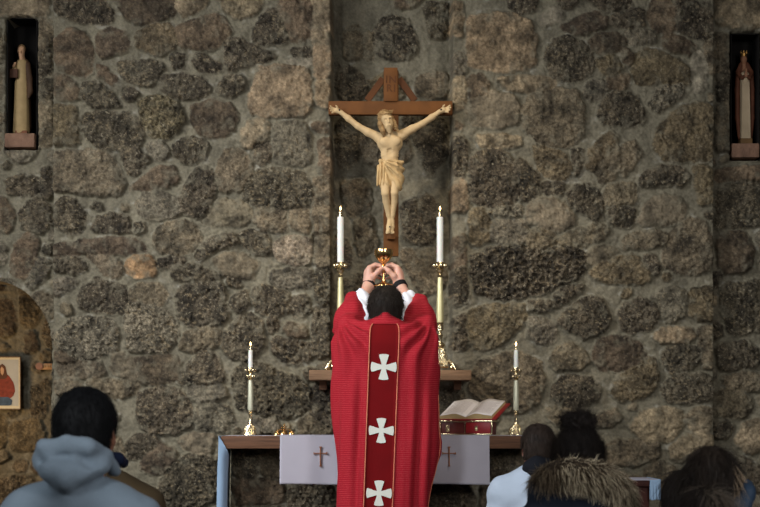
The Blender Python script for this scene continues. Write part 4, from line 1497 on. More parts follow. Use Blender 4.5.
# arms
b.chain([C3(379.5, 138.8, -0.045), C3(368.5, 133.6, -0.040), C3(358.5, 127.6, -0.036), C3(348.5, 119.6, -0.036), C3(341.4, 113.6, -0.034)], [4.9 * u, 4.0 * u, 3.1 * u, 3.1 * u, 2.1 * u], 0.010)
b.chain([C3(402.0, 136.0, -0.045), C3(412.0, 130.2, -0.040), C3(422.5, 124.8, -0.036), C3(431.5, 118.6, -0.036), C3(439.0, 113.0, -0.034)], [4.9 * u, 4.0 * u, 3.1 * u, 3.1 * u, 2.1 * u], 0.010)
for sg, wx_, wy_ in ((-1, 341.4, 113.6), (1, 439.0, 113.0)):
    pw = np.array([sg * 4.4, -2.2])
    w = np.array([wx_, wy_])
    c = w + pw
    b.cone(C3(*w, -0.034), C3(*c, -0.030), 2.1 * u, 3.0 * u, 0.006)
    for q, (fx, fy, dy_, ln) in enumerate(((6.0, -2.6, -0.028, 1.0), (6.4, -1.2, -0.034, 1.05), (5.8, 0.4, -0.038, 1.0), (4.6, 2.0, -0.040, 0.85))):
        st_ = c + np.array([sg * 1.2, -1.2 + q * 0.9])
        mid = st_ + np.array([sg * fx * 0.55, fy * 0.5]) * ln
        en = st_ + np.array([sg * fx * 0.85, fy * 1.0 - 0.2]) * ln
        b.chain([C3(*st_, -0.031), C3(*mid, dy_ - 0.004), C3(*en, dy_ - 0.014)], [1.15 * u, 1.0 * u, 0.85 * u], 0.003)
    b.chain([C3(*(c + np.array([-sg * 0.8, -1.5])), -0.036), C3(*(c + np.array([-sg * 0.2, -3.4])), -0.042), C3(*(c + np.array([sg * 0.9, -4.4])), -0.046)], [1.1 * u, 0.9 * u, 0.7 * u], 0.003)
# legs
b.chain([C3(384.8, 172, -0.050), C3(384.8, 184, -0.075), C3(385.3, 195.5, -0.092), C3(386.2, 203, -0.072), C3(388.6, 216, -0.052), C3(390.0, 222.5, -0.046)], [6.4 * u, 5.2 * u, 3.9 * u, 3.5 * u, 2.5 * u, 2.1 * u], 0.005)
b.chain([C3(395.4, 172, -0.050), C3(395.0, 184, -0.070), C3(394.2, 195.0, -0.084), C3(394.0, 203, -0.066), C3(392.6, 216, -0.050), C3(391.6, 222.0, -0.045)], [6.4 * u, 5.2 * u, 3.8 * u, 3.4 * u, 2.4 * u, 2.0 * u], 0.005)
b.chain([C3(389.6, 222.5, -0.052), C3(388.8, 228, -0.068), C3(388.0, 233.0, -0.078)], [2.5 * u, 2.7 * u, 1.9 * u], 0.006)
b.chain([C3(392.2, 222, -0.046), C3(391.8, 228, -0.056), C3(391.4, 233.4, -0.066)], [2.4 * u, 2.5 * u, 1.8 * u], 0.006)
for f_ in range(4):
    b.cone(C3(386.4 + f_ * 1.1, 232.5, -0.078), C3(386.2 + f_ * 1.1, 235.0 - 0.2 * f_, -0.082), 0.7 * u, 0.6 * u, 0.002)
    b.cone(C3(390.6 + f_ * 1.0, 232.8, -0.066), C3(390.8 + f_ * 1.0, 235.0 - 0.2 * f_, -0.070), 0.7 * u, 0.6 * u, 0.002)
V, Fc = b.mesh(0.0026, 1)
corpus = mesh_obj('figure', V, Fc, M_ivory, cross)
tag(corpus, 'pale cream carved figure with outstretched arms')
# hair
b = SDF()
b.ell(C3(384.6, 119.6, -0.078), (7.2 * u, 7.6 * u, 7.6 * u), 0.006, Matrix.Rotation(math.radians(-14), 4, 'Y'))
b.chain([C3(380.6, 121, -0.085), C3(380.4, 127, -0.090), C3(382.6, 134, -0.094), C3(383.4, 138.5, -0.088)], [2.6 * u, 2.8 * u, 2.3 * u, 1.2 * u], 0.006)
b.chain([C3(391.2, 120, -0.080), C3(393.8, 125, -0.088), C3(395.4, 130, -0.092), C3(397.6, 133.4, -0.092)], [2.2 * u, 2.2 * u, 2.2 * u, 1.2 * u], 0.006)
b.ell(C3(388.2, 125.5, -0.118), (4.4 * u, 4.6 * u, 5.6 * u), 0.004, None, True)
V, Fc = b.mesh(0.0024, 1)
N = vnormals(V, Fc)
V = V + N * (0.0016 * np.sin(V[:, 0] * 900 + 3 * np.sin(V[:, 2] * 160)) + 0.001 * np.sin(V[:, 2] * 500))[:, None]
tag(mesh_obj('hair', V, Fc, M_ivhair, corpus), 'long wavy golden brown hair')
g = MB()
R_ = Matrix.Rotation(math.radians(-14), 3, 'Y') @ Matrix.Rotation(math.radians(18), 3, 'X')
rr = random.Random(2)
for ph in (0, 2.1, 4.2):
    pts = []
    for k_ in range(33):
        a = 2 * PI * k_ / 32
        v = Vector((6.9 * u * math.cos(a), 7.6 * u * math.sin(a), (0.8 * math.sin(5 * a + ph)) * u))
        v *= 1 + 0.05 * math.cos(5 * a + ph)
        v = R_ @ v
        pts.append(v + Vector(C3(385.0, 115.6, -0.080)))
    g.tube(pts, 0.0030, 6, False)
for k_ in range(16):
    a = 2 * PI * k_ / 16
    v = R_ @ Vector((7.2 * u * math.cos(a), 7.9 * u * math.sin(a), 0))
    c = v + Vector(C3(385.0, 115.6, -0.080))
    g.tube([c, c + v.normalized() * 0.011 + Vector((0, 0, rr.uniform(-0.004, 0.008)))], [0.0020, 0.0004], 5)
g.build('crown_of_thorns', M_ivhair, corpus)
# loincloth: wrapped cloth with diagonal folds and a knot at the left hip
b = SDF()
b.ell(C3(390.0, 168.0, -0.050), (12.2 * u, 9.0 * u, 8.6 * u), 0.015)
b.cone(C3(385.5, 172, -0.056), C3(386, 184.5, -0.070), 8.2 * u, 7.0 * u, 0.015)
b.cone(C3(395.5, 172, -0.056), C3(397, 186.0, -0.066), 8.4 * u, 6.4 * u, 0.015)
for i in range(6):
    t = i / 5
    b.chain([C3(380.5, 162.0, -0.088), C3(388 + 2 * t, 163.5 + 6.5 * t, -0.104), C3(396.5 + 1 * t, 165.5 + 13.5 * t, -0.104 + 0.01 * t), C3(402.5, 167.0 + 17 * t, -0.062)], [1.0 * u, 1.15 * u, 1.35 * u, 1.0 * u], 0.004)
b.ell(C3(380.3, 163.0, -0.090), (3.2 * u, 2.6 * u, 3.0 * u), 0.004)
for i in range(4):
    b.chain([C3(380.2, 164, -0.090), C3(379.2 + i * 1.6, 174, -0.094), C3(378.4 + i * 2.3, 186.5 - i * 1.2, -0.088)], [1.2 * u, 1.5 * u, 1.6 * u], 0.004)
b.cone(C3(379.5, 161, -0.080), C3(402, 163.5, -0.062), 1.6 * u, 1.4 * u, 0.005)
b.cone(C3(390, 150, -0.05), C3(390, 158.6, -0.05), 11 * u, 7.8 * u, 0.004, True)
V, Fc = b.mesh(0.0026, 1)
N = vnormals(V, Fc)
lx = (V[:, 0] - X(380.3, CD)) / u; lz = (Z(162.0, CD) - V[:, 2]) / u
an = np.arctan2(lz, np.maximum(lx, 0.01)); rr_ = np.hypot(lx, lz)
w_ = sstep(lx, 3.0, 7.0)
rid = (0.5 + 0.5 * np.sin(an * 21 + 0.3 * np.sin(rr_ * 0.5))) ** 0.7 * w_ * sstep(rr_, 3, 9) + (0.5 + 0.5 * np.sin(lx * 2.1 + 0.06 * lz)) ** 0.7 * (1 - w_) * sstep(lz, 2, 6)
V = V + N * (0.0125 * (rid - 0.6))[:, None]
tag(mesh_obj('loincloth', V, Fc, M_ivory2, corpus), 'draped loincloth knotted at the hip')
for p in (C3(339.6, 111.4, -0.045), C3(440.8, 111.0, -0.045), C3(389.5, 228.5, -0.082)):
    g = MB()
    g.tube([Vector(p), Vector((p[0], CD + 0.02, p[2]))], [0.0035, 0.002], 8)
    g.ball(p, (0.006, 0.004, 0.006), 5)
    g.build('nail', mat('dark_iron', (50, 44, 40), 0.5, 0.8), cross)
MB().box((X(387, CD), CD - 0.05, Z(240, CD)), (X(395, CD), CD + 0.01, Z(235.5, CD)), 0.003).build('foot_rest', M_cross, cross)

# ------------------------------------------------------------------ saints in the wall niches
M_dark = mat('niche_dark', (20, 17, 14), 0.9, var=0.2)  # near-black colour on the back, sides and top of each statue niche
M_ped = mat('pink_sandstone', (116, 88, 70), 0.85, var=0.35, vscale=16, bump=0.6, bscale=60)
ND = WD + 0.11


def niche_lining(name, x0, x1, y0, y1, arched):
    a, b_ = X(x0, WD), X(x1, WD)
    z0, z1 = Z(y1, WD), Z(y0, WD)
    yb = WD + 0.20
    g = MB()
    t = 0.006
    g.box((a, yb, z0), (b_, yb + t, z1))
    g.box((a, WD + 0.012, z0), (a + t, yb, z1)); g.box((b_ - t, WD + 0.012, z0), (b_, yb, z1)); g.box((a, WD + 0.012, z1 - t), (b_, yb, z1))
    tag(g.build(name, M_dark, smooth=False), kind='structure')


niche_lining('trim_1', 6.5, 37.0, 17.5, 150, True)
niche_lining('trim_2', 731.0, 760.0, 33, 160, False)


def Q3(px, py, dy=0.0):
    return np.array([X(px, ND), ND + dy, Z(py, ND)])


su = S(ND)
# left niche: a bearded saint holding a book
ped = MB().box((X(4.5, WD - 0.03), WD - 0.03, Z(151, ND)), (X(34.5, WD - 0.03), WD + 0.20, Z(137, ND)), 0.006).build('statue_pedestal', M_ped, loc=(X(19, ND), ND, Z(151, ND)))
tag(ped, 'pinkish stone block under the saint statue in the left wall niche', 'pedestal')
st = thing('saint_statue', 'small painted statue of a bearded saint in cream robe in the left wall niche', 'statue', (X(22, ND), ND, Z(137, ND)))
b = SDF()
b.ell(Q3(21.5, 51.0, -0.004), (3.6 * su, 4.0 * su, 5.2 * su), 0.008)
b.cone(Q3(21.5, 56, -0.012), Q3(21.8, 60.5, -0.018), 2.4 * su, 1.4 * su, 0.006)
b.cone(Q3(21.5, 51.5, -0.028), Q3(21.5, 53, -0.030), 0.6 * su, 0.8 * su, 0.003)
b.cone(Q3(22, 55, 0), Q3(22.5, 62, 0), 2.4 * su, 3.4 * su, 0.01)
b.chain([Q3(16.5, 76, -0.035), Q3(14.0, 77.5, -0.042)], [1.7 * su, 1.5 * su], 0.004)
for i in range(4):
    b.cone(Q3(14.0, 76 + i * 0.9, -0.042), Q3(16.5, 75.6 + i * 0.9, -0.050), 0.55 * su, 0.5 * su, 0.001)
b.cone(Q3(14.8, 67.5, -0.035), Q3(16.5, 64.5, -0.038), 1.3 * su, 1.3 * su, 0.003)
V, Fc = b.mesh(0.0028, 1)
mesh_obj('head_and_hands', V, Fc, mat('statue_skin', (176, 136, 102), 0.6, var=0.08), st)
b = SDF()
b.cone(Q3(22, 65, 0), Q3(22.5, 130, -0.002), 6.2 * su, 7.4 * su, 0.01)
b.cone(Q3(21, 85, -0.01), Q3(20.5, 132, -0.012), 5.0 * su, 6.0 * su, 0.01)
b.chain([Q3(16.5, 66, 0), Q3(13.8, 73, -0.02), Q3(16, 77, -0.035)], [3.0 * su, 2.6 * su, 2.0 * su], 0.008)
for i in range(6):
    b.cone(Q3(16.5 + i * 2.0, 82, -0.035 + 0.004 * abs(i - 2)), Q3(15.2 + i * 2.3, 133, -0.040 + 0.004 * abs(i - 2)), 0.8 * su, 1.3 * su, 0.004)
V, Fc = b.mesh(0.0030, 1)
tag(mesh_obj('robe', V, Fc, mat('statue_cream_robe', (152, 128, 88), 0.7, var=0.15, vscale=20), st), 'cream robe falling in long folds')
b = SDF()
b.chain([Q3(27.5, 66, -0.004), Q3(30.0, 80, -0.012), Q3(30.8, 92, -0.014), Q3(29.0, 98, -0.018)], [3.8 * su, 3.4 * su, 3.0 * su, 1.6 * su], 0.01)
b.cone(Q3(23.5, 64, 0.014), Q3(24.5, 126, 0.020), 6.0 * su, 7.0 * su, 0.01)
V, Fc = b.mesh(0.0030, 1)
tag(mesh_obj('cloak', V, Fc, mat('statue_brown_cloak', (66, 46, 30), 0.7, var=0.15, vscale=20), st), 'brown cloak over the shoulder')
b = SDF()
b.ell(Q3(21.5, 48.6, 0.008), (4.0 * su, 4.2 * su, 4.6 * su), 0.005)
V, Fc = b.mesh(0.003, 1)
mesh_obj('hair', V, Fc, mat('statue_hair', (120, 92, 60), 0.8), st)
MB().box((X(11.5, ND), ND - 0.055, Z(79.5, ND)), (X(19.5, ND), ND - 0.040, Z(70.5, ND)), 0.002).build('book', mat('statue_book', (70, 44, 30), 0.7), st)
MB().box((X(16.5, ND), ND - 0.045, Z(137, ND)), (X(28.5, ND), ND + 0.045, Z(131.5, ND)), 0.004).build('plinth', mat('statue_plinth', (104, 66, 44), 0.7), st)

# right niche: crowned praying lady
ped = MB().box((X(732, WD - 0.03), WD - 0.03, Z(161, ND)), (X(759.5, WD - 0.03), WD + 0.20, Z(147, ND)), 0.006).build('statue_pedestal', M_ped, loc=(X(746, ND), ND, Z(161, ND)))
tag(ped, 'pinkish stone block under the crowned statue in the right wall niche', 'pedestal')
st = thing('crowned_statue', 'small painted statue of a crowned praying lady in the right wall niche', 'statue', (X(745, ND), ND, Z(147, ND)))
b = SDF()
b.ell(Q3(743.8, 60, -0.006), (2.9 * su, 3.2 * su, 4.1 * su), 0.006)
b.cone(Q3(743.8, 60, -0.024), Q3(743.8, 61.2, -0.026), 0.5 * su, 0.6 * su, 0.002)
b.cone(Q3(743.8, 63, 0), Q3(744.2, 70, 0), 1.8 * su, 2.6 * su, 0.008)
for sg in (-1, 1):
    b.cone(Q3(744.4 + sg * 0.9, 78, -0.045), Q3(744.4 + sg * 0.5, 72.5, -0.046), 1.0 * su, 0.8 * su, 0.002)
    for i in range(4):
        b.cone(Q3(744.4 + sg * 0.7, 73.0, -0.051 + i * 0.0035), Q3(744.4 + sg * 0.35, 69.4 + 0.3 * abs(i - 1), -0.051 + i * 0.0035), 0.38 * su, 0.3 * su, 0.001)
V, Fc = b.mesh(0.0022, 1)
mesh_obj('head_and_hands', V, Fc, mat('statue_skin_dark', (150, 106, 78), 0.6, var=0.08), st)
b = SDF()
b.cone(Q3(744.5, 76, -0.008), Q3(744.6, 140, -0.012), 4.6 * su, 5.2 * su, 0.008)
for i in range(5):
    b.cone(Q3(741.4 + i * 1.6, 84, -0.034), Q3(740.6 + i * 2.0, 140, -0.038), 0.7 * su, 0.9 * su, 0.003)
V, Fc = b.mesh(0.0028, 1)
tag(mesh_obj('gown', V, Fc, mat('statue_white_gown', (186, 164, 132), 0.7, var=0.1), st), 'pale gown with straight folds')
b = SDF()
b.ell(Q3(743.9, 58.6, 0.008), (3.6 * su, 3.6 * su, 4.6 * su), 0.008)
for sg in (-1, 1):
    b.chain([Q3(744.2 + sg * 3, 64, 0.006), Q3(744.4 + sg * 6.4, 72, 0.0), Q3(744.6 + sg * 7.6, 90, -0.004), Q3(744.6 + sg * 7.4, 118, -0.004), Q3(744.8 + sg * 5.4, 138, -0.006)],
            [2.0 * su, 2.4 * su, 2.6 * su, 2.6 * su, 2.0 * su], 0.008)
    b.chain([Q3(744.4 + sg * 6.4, 74, -0.01), Q3(744.4 + sg * 3.6, 79, -0.034), Q3(744.4 + sg * 1.4, 77.5, -0.042)], [2.2 * su, 1.9 * su, 1.5 * su], 0.006)
b.cone(Q3(744.4, 70, 0.018), Q3(744.8, 138, 0.022), 5.0 * su, 6.2 * su, 0.010)
V, Fc = b.mesh(0.0028, 1)
tag(mesh_obj('mantle', V, Fc, mat('statue_rust_mantle', (92, 54, 36), 0.7, var=0.2, vscale=20), st), 'rust brown mantle')
g = MB()
g.lathe((X(743.8, ND), ND + 0.0), [(2.9 * su, Z(56.5, ND)), (3.1 * su, Z(55, ND)), (3.3 * su, Z(53.5, ND))], 14)
for i in range(7):
    a = 2 * PI * i / 7
    g.tube([(X(743.8, ND) + 3.0 * su * math.cos(a), ND + 3.0 * su * math.sin(a), Z(54, ND)), (X(743.8, ND) + 3.5 * su * math.cos(a), ND + 3.5 * su * math.sin(a), Z(50.8, ND))], [0.8 * su, 0.2 * su], 5)
g.build('crown', mat('statue_gilt', (150, 110, 56), 0.4, 0.8), st)
MB().box((X(738.8, ND), ND - 0.05, Z(147, ND)), (X(750.8, ND), ND + 0.045, Z(139.5, ND)), 0.004).build('plinth', mat('statue_plinth2', (112, 84, 52), 0.7), st)

# ------------------------------------------------------------------ side chapel picture and wall peg
PD = 12.0 - 0.085
pic = thing('framed_picture', 'thin framed devotional picture of a red robed figure on the side chapel wall', 'picture', (X(0, PD), PD, Z(410, PD)))
px0, px1, py0, py1 = -22, 20.6, 356.5, 409.5
g = MB()
f_ = 0.9
for a0, a1, c0, c1 in ((px0, px1, py0, py0 + f_), (px0, px1, py1 - f_, py1), (px0, px0 + f_, py0, py1), (px1 - f_, px1, py0, py1)):
    g.box((X(a0, PD), PD, Z(c1, PD)), (X(a1, PD), PD + 0.03, Z(c0, PD)), 0.0015)
g.build('frame', mat('thin_wood_frame', (104, 78, 50), 0.5, var=0.2), pic, smooth=False)
MB().box((X(px0 + 0.5, PD), PD + 0.010, Z(py1 - 0.5, PD)), (X(px1 - 0.5, PD), PD + 0.028, Z(py0 + 0.5, PD))).build('mount', mat('cream_picture_ground', (196, 186, 158), 0.7, var=0.05, vscale=5), pic, smooth=False)
MB().box((X(px0 + 3.0, PD), PD + 0.0085, Z(py1 - 3.6, PD)), (X(px1 - 2.6, PD), PD + 0.011, Z(py0 + 3.2, PD))).build('print_ground', mat('grey_print_ground', (168, 166, 158), 0.7, var=0.08, vscale=9), pic, smooth=False)


def flat(name, pts, m, off):
    g = MB()
    g.prism([(X(a, PD), Z(c, PD)) for a, c in chaikin(pts, 2)], PD + off, PD + off + 0.002)
    return g.build(name, m, pic, smooth=False)


flat('printed_robe', [(-1, 374), (4, 372), (9, 376), (13.5, 383), (15, 391), (13, 396), (9, 399), (2, 400), (-6, 398), (-11, 392), (-9, 384), (-5, 377)], mat('print_red', (118, 52, 38), 0.7, var=0.3, vscale=40), 0.0065)
flat('printed_robe_skirt', [(-9, 395), (0, 397), (8, 397), (12, 400), (11, 405.5), (-9, 405.5)], mat('print_blue', (62, 78, 96), 0.7, var=0.3, vscale=30), 0.0045)
flat('printed_hair', [(-2.4, 374), (-1.2, 366), (2, 363.6), (5, 366), (7.4, 377), (4.4, 379), (-0.6, 379)], mat('print_brown', (84, 54, 38), 0.7, var=0.2), 0.0055)
flat('printed_face', [(0.2, 369), (1.8, 366.6), (3.8, 369), (3.6, 373), (2.2, 375.6), (0.6, 373)], mat('print_skin', (178, 140, 110), 0.7), 0.0035)

KD = 12.0 - 0.05
peg = thing('wall_latch', 'small pale brown wooden latch with a round knob on the side chapel wall', 'latch', (X(44, KD), KD, Z(366.5, KD)))
M_peg = mat('light_wood', (176, 132, 84), 0.5, var=0.15)
MB().box((X(39, KD), KD, Z(369.6, KD)), (X(52.5, KD), KD + 0.025, Z(363.4, KD)), 0.004).build('plate', M_peg, peg)
g = MB()
c = (X(39.4, KD), KD - 0.008, Z(366.3, KD))
g.tube([(c[0], KD + 0.01, c[2]), (c[0], KD - 0.012, c[2])], [0.022, 0.024], 20)
g.build('knob', mat('wood_knob', (132, 84, 46), 0.4, var=0.15), peg)
g = MB()
for i in range(3):
    g.ball((X(45 + 2.5 * i, KD), KD - 0.002, Z(366.4, KD)), (0.006, 0.004, 0.010), 5)
g.build('keeper', mat('worn_brass', (170, 140, 100), 0.4, 0.6), peg)

# ------------------------------------------------------------------ credence table at the right
TD = 8.75
ts = S(TD)
tb = thing('credence_table', 'dark reddish wooden side table behind the fur hooded woman', 'table', (X(637, TD), TD + 0.2, 0))
ttop = Z(480.6, TD)
MB().box((X(600, TD), TD, ttop - 0.03), (X(658, TD), TD + 0.42, ttop), 0.004).build('tabletop', mat('reddish_wood', (50, 22, 15), 0.7, var=0.25, vscale=10, stretch=(4, 4, 1)), tb)
MB().box((X(606, TD), TD + 0.02, 0.0), (X(650, TD), TD + 0.38, ttop - 0.0295), 0.004).build('body', MATS['reddish_wood'], tb)
tc_ = thing('table_cloth', 'small white cloth with a short corner drop tinted pale blue for the daylight on the reddish side table', 'cloth', (X(637, TD), TD + 0.2, ttop))
MB().box((X(599, TD), TD - 0.004, ttop + 0.0005), (X(659, TD), TD + 0.424, ttop + 0.005), 0.002).build('top_panel', M_linen, tc_)
wave_sheet('corner_drop', X(650.0, TD - 0.012), X(660.4, TD - 0.012), Z(500, TD - 0.012), ttop + 0.004, TD - 0.010, M_daylit_cloth, tc_, 0.003, nx=20, nz=14, seed=2)  # white drop, bluish daylight painted into its colour
MB().box((X(659, TD), TD - 0.008, Z(500, TD)), (X(660.6, TD), TD + 0.42, ttop + 0.006), 0.0015).build('side_drop', M_daylit_cloth, tc_)
# ------------------------------------------------------------------ people
M_skin = mat('skin', (192, 146, 126), 0.55, var=0.06, vscale=14, sss=0.15)
M_skin2 = mat('skin_warm', (160, 108, 82), 0.55, var=0.06, vscale=14, sss=0.1)
M_hair_d = mat('dark_brown_hair', (38, 31, 25), 0.6, var=0.25, vscale=30)
M_hair_b = mat('black_hair', (14, 14, 15), 0.65, var=0.2, vscale=30)
M_hair_m = mat('brown_hair', (42, 34, 27), 0.6, var=0.3, vscale=30)
M_hair_l = mat('light_brown_hair', (150, 128, 100), 0.45, var=0.2, vscale=30)


def head_sdf(b, c, tilt=0.0, yaw=0.0, sc=1.0, k=0.02):
    """adult head facing +Y at c (centre of the skull); adds skull, face, ears to b; returns its transform"""
    R = Matrix.Rotation(yaw, 4, 'Z') @ Matrix.Rotation(tilt, 4, 'X')
    T = Matrix.Translation(c) @ R

    def p(x, y, z):
        return np.array(T @ Vector((x * sc, y * sc, z * sc)))
    e = lambda x, y, z, r, kk=k, sub=False: b.ell(p(x, y, z), tuple(v * sc for v in r), kk, R, sub)
    cn = lambda a, c_, ra, rb, kk=0.01, sub=False: b.cone(p(*a), p(*c_), ra * sc, rb * sc, kk, sub)
    e(0, -0.010, 0.02, (0.076, 0.094, 0.090))            # cranium
    e(0, 0.028, -0.040, (0.056, 0.062, 0.074))           # face
    cn((-0.03, 0.045, -0.085), (0.03, 0.045, -0.085), 0.026, 0.026, 0.02)   # jaw
    cn((0, 0.066, -0.098), (0, 0.068, -0.096), 0.018, 0.018, 0.012)         # chin
    cn((0, 0.086, 0.0), (0, 0.108, -0.034), 0.008, 0.012, 0.010)            # nose
    cn((-0.012, 0.094, -0.038), (0.012, 0.094, -0.038), 0.008, 0.008, 0.006)
    cn((-0.034, 0.078, 0.012), (0.034, 0.078, 0.012), 0.010, 0.010, 0.012)  # brow
    for s_ in (-1, 1):
        e(s_ * 0.030, 0.090, -0.006, (0.015, 0.010, 0.010), 0.006, True)    # socket
        e(s_ * 0.030, 0.078, -0.006, (0.0115, 0.0115, 0.0105), 0.002)       # eye
        e(s_ * 0.038, 0.060, -0.036, (0.022, 0.020, 0.020), 0.02)           # cheek
        e(s_ * 0.076, -0.004, -0.014, (0.009, 0.018, 0.031), 0.006)         # ear
        e(s_ * 0.083, 0.002, -0.012, (0.005, 0.009, 0.018), 0.004, True)
    cn((-0.020, 0.086, -0.064), (0.020, 0.086, -0.064), 0.006, 0.006, 0.006)  # lips
    cn((-0.015, 0.085, -0.073), (0.015, 0.085, -0.073), 0.006, 0.006, 0.006)
    cn((-0.019, 0.0925, -0.0685), (0.019, 0.0925, -0.0685), 0.0018, 0.0018, 0.001, True)
    return T


def hand_sdf(b, w, dirv, palm, sc=1.0, curl=0.8, side=1):
    """relaxed hand: wrist w, pointing along dirv, palm facing 'palm'"""
    d = Vector(dirv).normalized(); n = Vector(palm).normalized()
    n = (n - d * n.dot(d)).normalized()
    t = d.cross(n) * side
    w = Vector(w)
    for q in range(4):
        o = (-0.030 + 0.020 * q)
        kn = w + d * (0.085 - 0.004 * abs(q - 1)) * sc + t * o * sc
        b.cone(w + t * o * 0.5 * sc + d * 0.01, kn, 0.015 * sc, 0.011 * sc, 0.010)
        L = (0.040, 0.045, 0.042, 0.033)[q] * sc
        a1 = curl * 0.6; a2 = curl * 1.6; a3 = curl * 2.3
        p = kn
        for an, ll, r0, r1 in ((a1, L, 0.0095, 0.0088), (a2, L * 0.62, 0.0088, 0.0080), (a3, L * 0.48, 0.0080, 0.0066)):
            q_ = p + (d * math.cos(an) + n * math.sin(an)) * ll
            b.cone(p, q_, r0 * sc, r1 * sc, 0.003)
            p = q_
    p0 = w + d * 0.020 * sc - t * 0.024 * sc + n * 0.006
    p1 = w + d * 0.052 * sc - t * 0.048 * sc + n * 0.020
    p2 = w + d * 0.082 * sc - t * 0.050 * sc + n * 0.032
    p3 = w + d * 0.102 * sc - t * 0.042 * sc + n * 0.040
    b.chain([p0, p1, p2, p3], [0.016 * sc, 0.0125 * sc, 0.0105 * sc, 0.0085 * sc], 0.006)


def fix_surface_hair(name, mesh_V, mesh_F, root_fn, m, parent, n, length, rad, seed=1, droop=0.5, down=0.6, curl=0.1, segs=4, jitter=0.35):
    """scatter hairs over a surface; root_fn(V, N) gives a keep mask; hairs lie along the surface, combed down"""
    rng = np.random.default_rng(seed)
    N = vnormals(mesh_V, mesh_F)
    ok = np.nonzero(root_fn(mesh_V, N))[0]
    pick = rng.choice(ok, n)
    root = mesh_V[pick] + rng.normal(0, 0.0015, (n, 3))
    nn = N[pick]
    return root, nn, rng


# ================================================================== the priest
PD_ = 9.0
priest = thing('person', 'priest in a red chasuble with white crosses seen from behind, raising a chalice', 'person', (X(385, PD_), PD_, 0))
hx, hy, hz = X(385.5, 9.06), 9.06, Z(309.5, 9.06)
b = SDF()
HT = head_sdf(b, (hx, hy, hz), math.radians(10), 0, 0.98)
b.cone((hx, hy - 0.025, hz - 0.06), (hx, hy - 0.045, hz - 0.16), 0.056, 0.062, 0.03)
shz = 1.47
b.cone((hx - 0.15, hy - 0.05, shz), (hx + 0.15, hy - 0.05, shz), 0.070, 0.070, 0.04)
b.ell((hx, hy - 0.05, 1.30), (0.175, 0.12, 0.20), 0.04)
b.ell((hx, hy - 0.05, 1.05), (0.155, 0.11, 0.18), 0.04)
b.ell((hx, hy - 0.055, 0.90), (0.17, 0.12, 0.14), 0.04)
for sg in (-1, 1):
    b.chain([(hx + sg * 0.09, hy - 0.05, 0.88), (hx + sg * 0.10, hy - 0.03, 0.50), (hx + sg * 0.10, hy - 0.05, 0.10)], [0.090, 0.060, 0.042], 0.03)
# arms
HD = 9.42
LE, RE = np.array([X(350, 9.2), 9.20, Z(319, 9.2)]), np.array([X(421, 9.2), 9.20, Z(321, 9.2)])
LW, RW = np.array([X(368.6, HD), HD - 0.01, Z(286, HD)]), np.array([X(400.2, HD), HD - 0.01, Z(286.5, HD)])
b.chain([(hx - 0.16, hy - 0.04, shz + 0.01), tuple(LE), tuple(LE * 0.5 + LW * 0.5), tuple(LW)], [0.055, 0.038, 0.034, 0.026], 0.02)
b.chain([(hx + 0.16, hy - 0.04, shz + 0.01), tuple(RE), tuple(RE * 0.5 + RW * 0.5), tuple(RW)], [0.055, 0.038, 0.034, 0.026], 0.02)
V1, F1 = b.mesh(0.0065, 2)
# hands: finger tips pinch the knop of the chalice, thumbs on the near side
b = SDF()


def H3(px, py, dy=0.0):
    return np.array([X(px, HD), HD + dy, Z(py, HD)])


for side in (0, 1):
    def h(px, py, dy=0.0):
        if side == 0:
            return H3(px, py, dy)
        # the right hand is the mirror of the left, a little larger in view
        return H3(383.4 + (383.4 - px) * 1.0 + 0.2, py - 0.2, dy)
    W = LW if side == 0 else RW
    W0 = W + (LE - LW) * 0.10 if side == 0 else W + (RE - RW) * 0.10
    b.cone(W0, W, 0.028, 0.0265, 0.01)
    kn = [h(369.6, 267.8, 0.000), h(369.0, 269.5, 0.020), h(369.0, 272.2, 0.038), h(369.6, 275.4, 0.052)]
    for q in range(4):
        b.cone(W, kn[q], 0.0235, 0.0145, 0.016)
    b.cone(h(368.6, 280, 0.006), h(368.4, 273, 0.016), 0.026, 0.025, 0.014)
    # fingers: proximal, middle, distal
    b.chain([kn[0], h(375.4, 264.6, 0.006), h(379.8, 265.4, 0.004), h(382.2, 267.2, 0.000)], [0.0125, 0.0115, 0.0100, 0.0084], 0.003)
    b.chain([kn[1], h(375.0, 266.6, 0.030), h(379.6, 268.0, 0.028), h(382.4, 270.2, 0.020)], [0.0115, 0.0105, 0.0092, 0.0076], 0.003)
    b.chain([kn[2], h(374.6, 270.4, 0.048), h(379.0, 272.0, 0.044), h(382.0, 274.0, 0.032)], [0.0110, 0.0100, 0.0088, 0.0074], 0.003)
    b.chain([kn[3], h(374.0, 275.4, 0.060), h(377.8, 276.8, 0.056), h(380.8, 278.2, 0.046)], [0.0100, 0.0090, 0.0080, 0.0068], 0.003)
    # thumb leaves the near side of the palm
    b.chain([h(370.4, 282.0, -0.008), h(373.2, 276.8, -0.022), h(378.2, 271.6, -0.024), h(381.8, 268.4, -0.016)], [0.0185, 0.0150, 0.0122, 0.0095], 0.008)
V2, F2 = b.mesh(0.0022, 1)
Vp, Fp = join([(V1, F1), (V2, F2)])
mesh_obj('body', Vp, Fp, M_skin, priest)

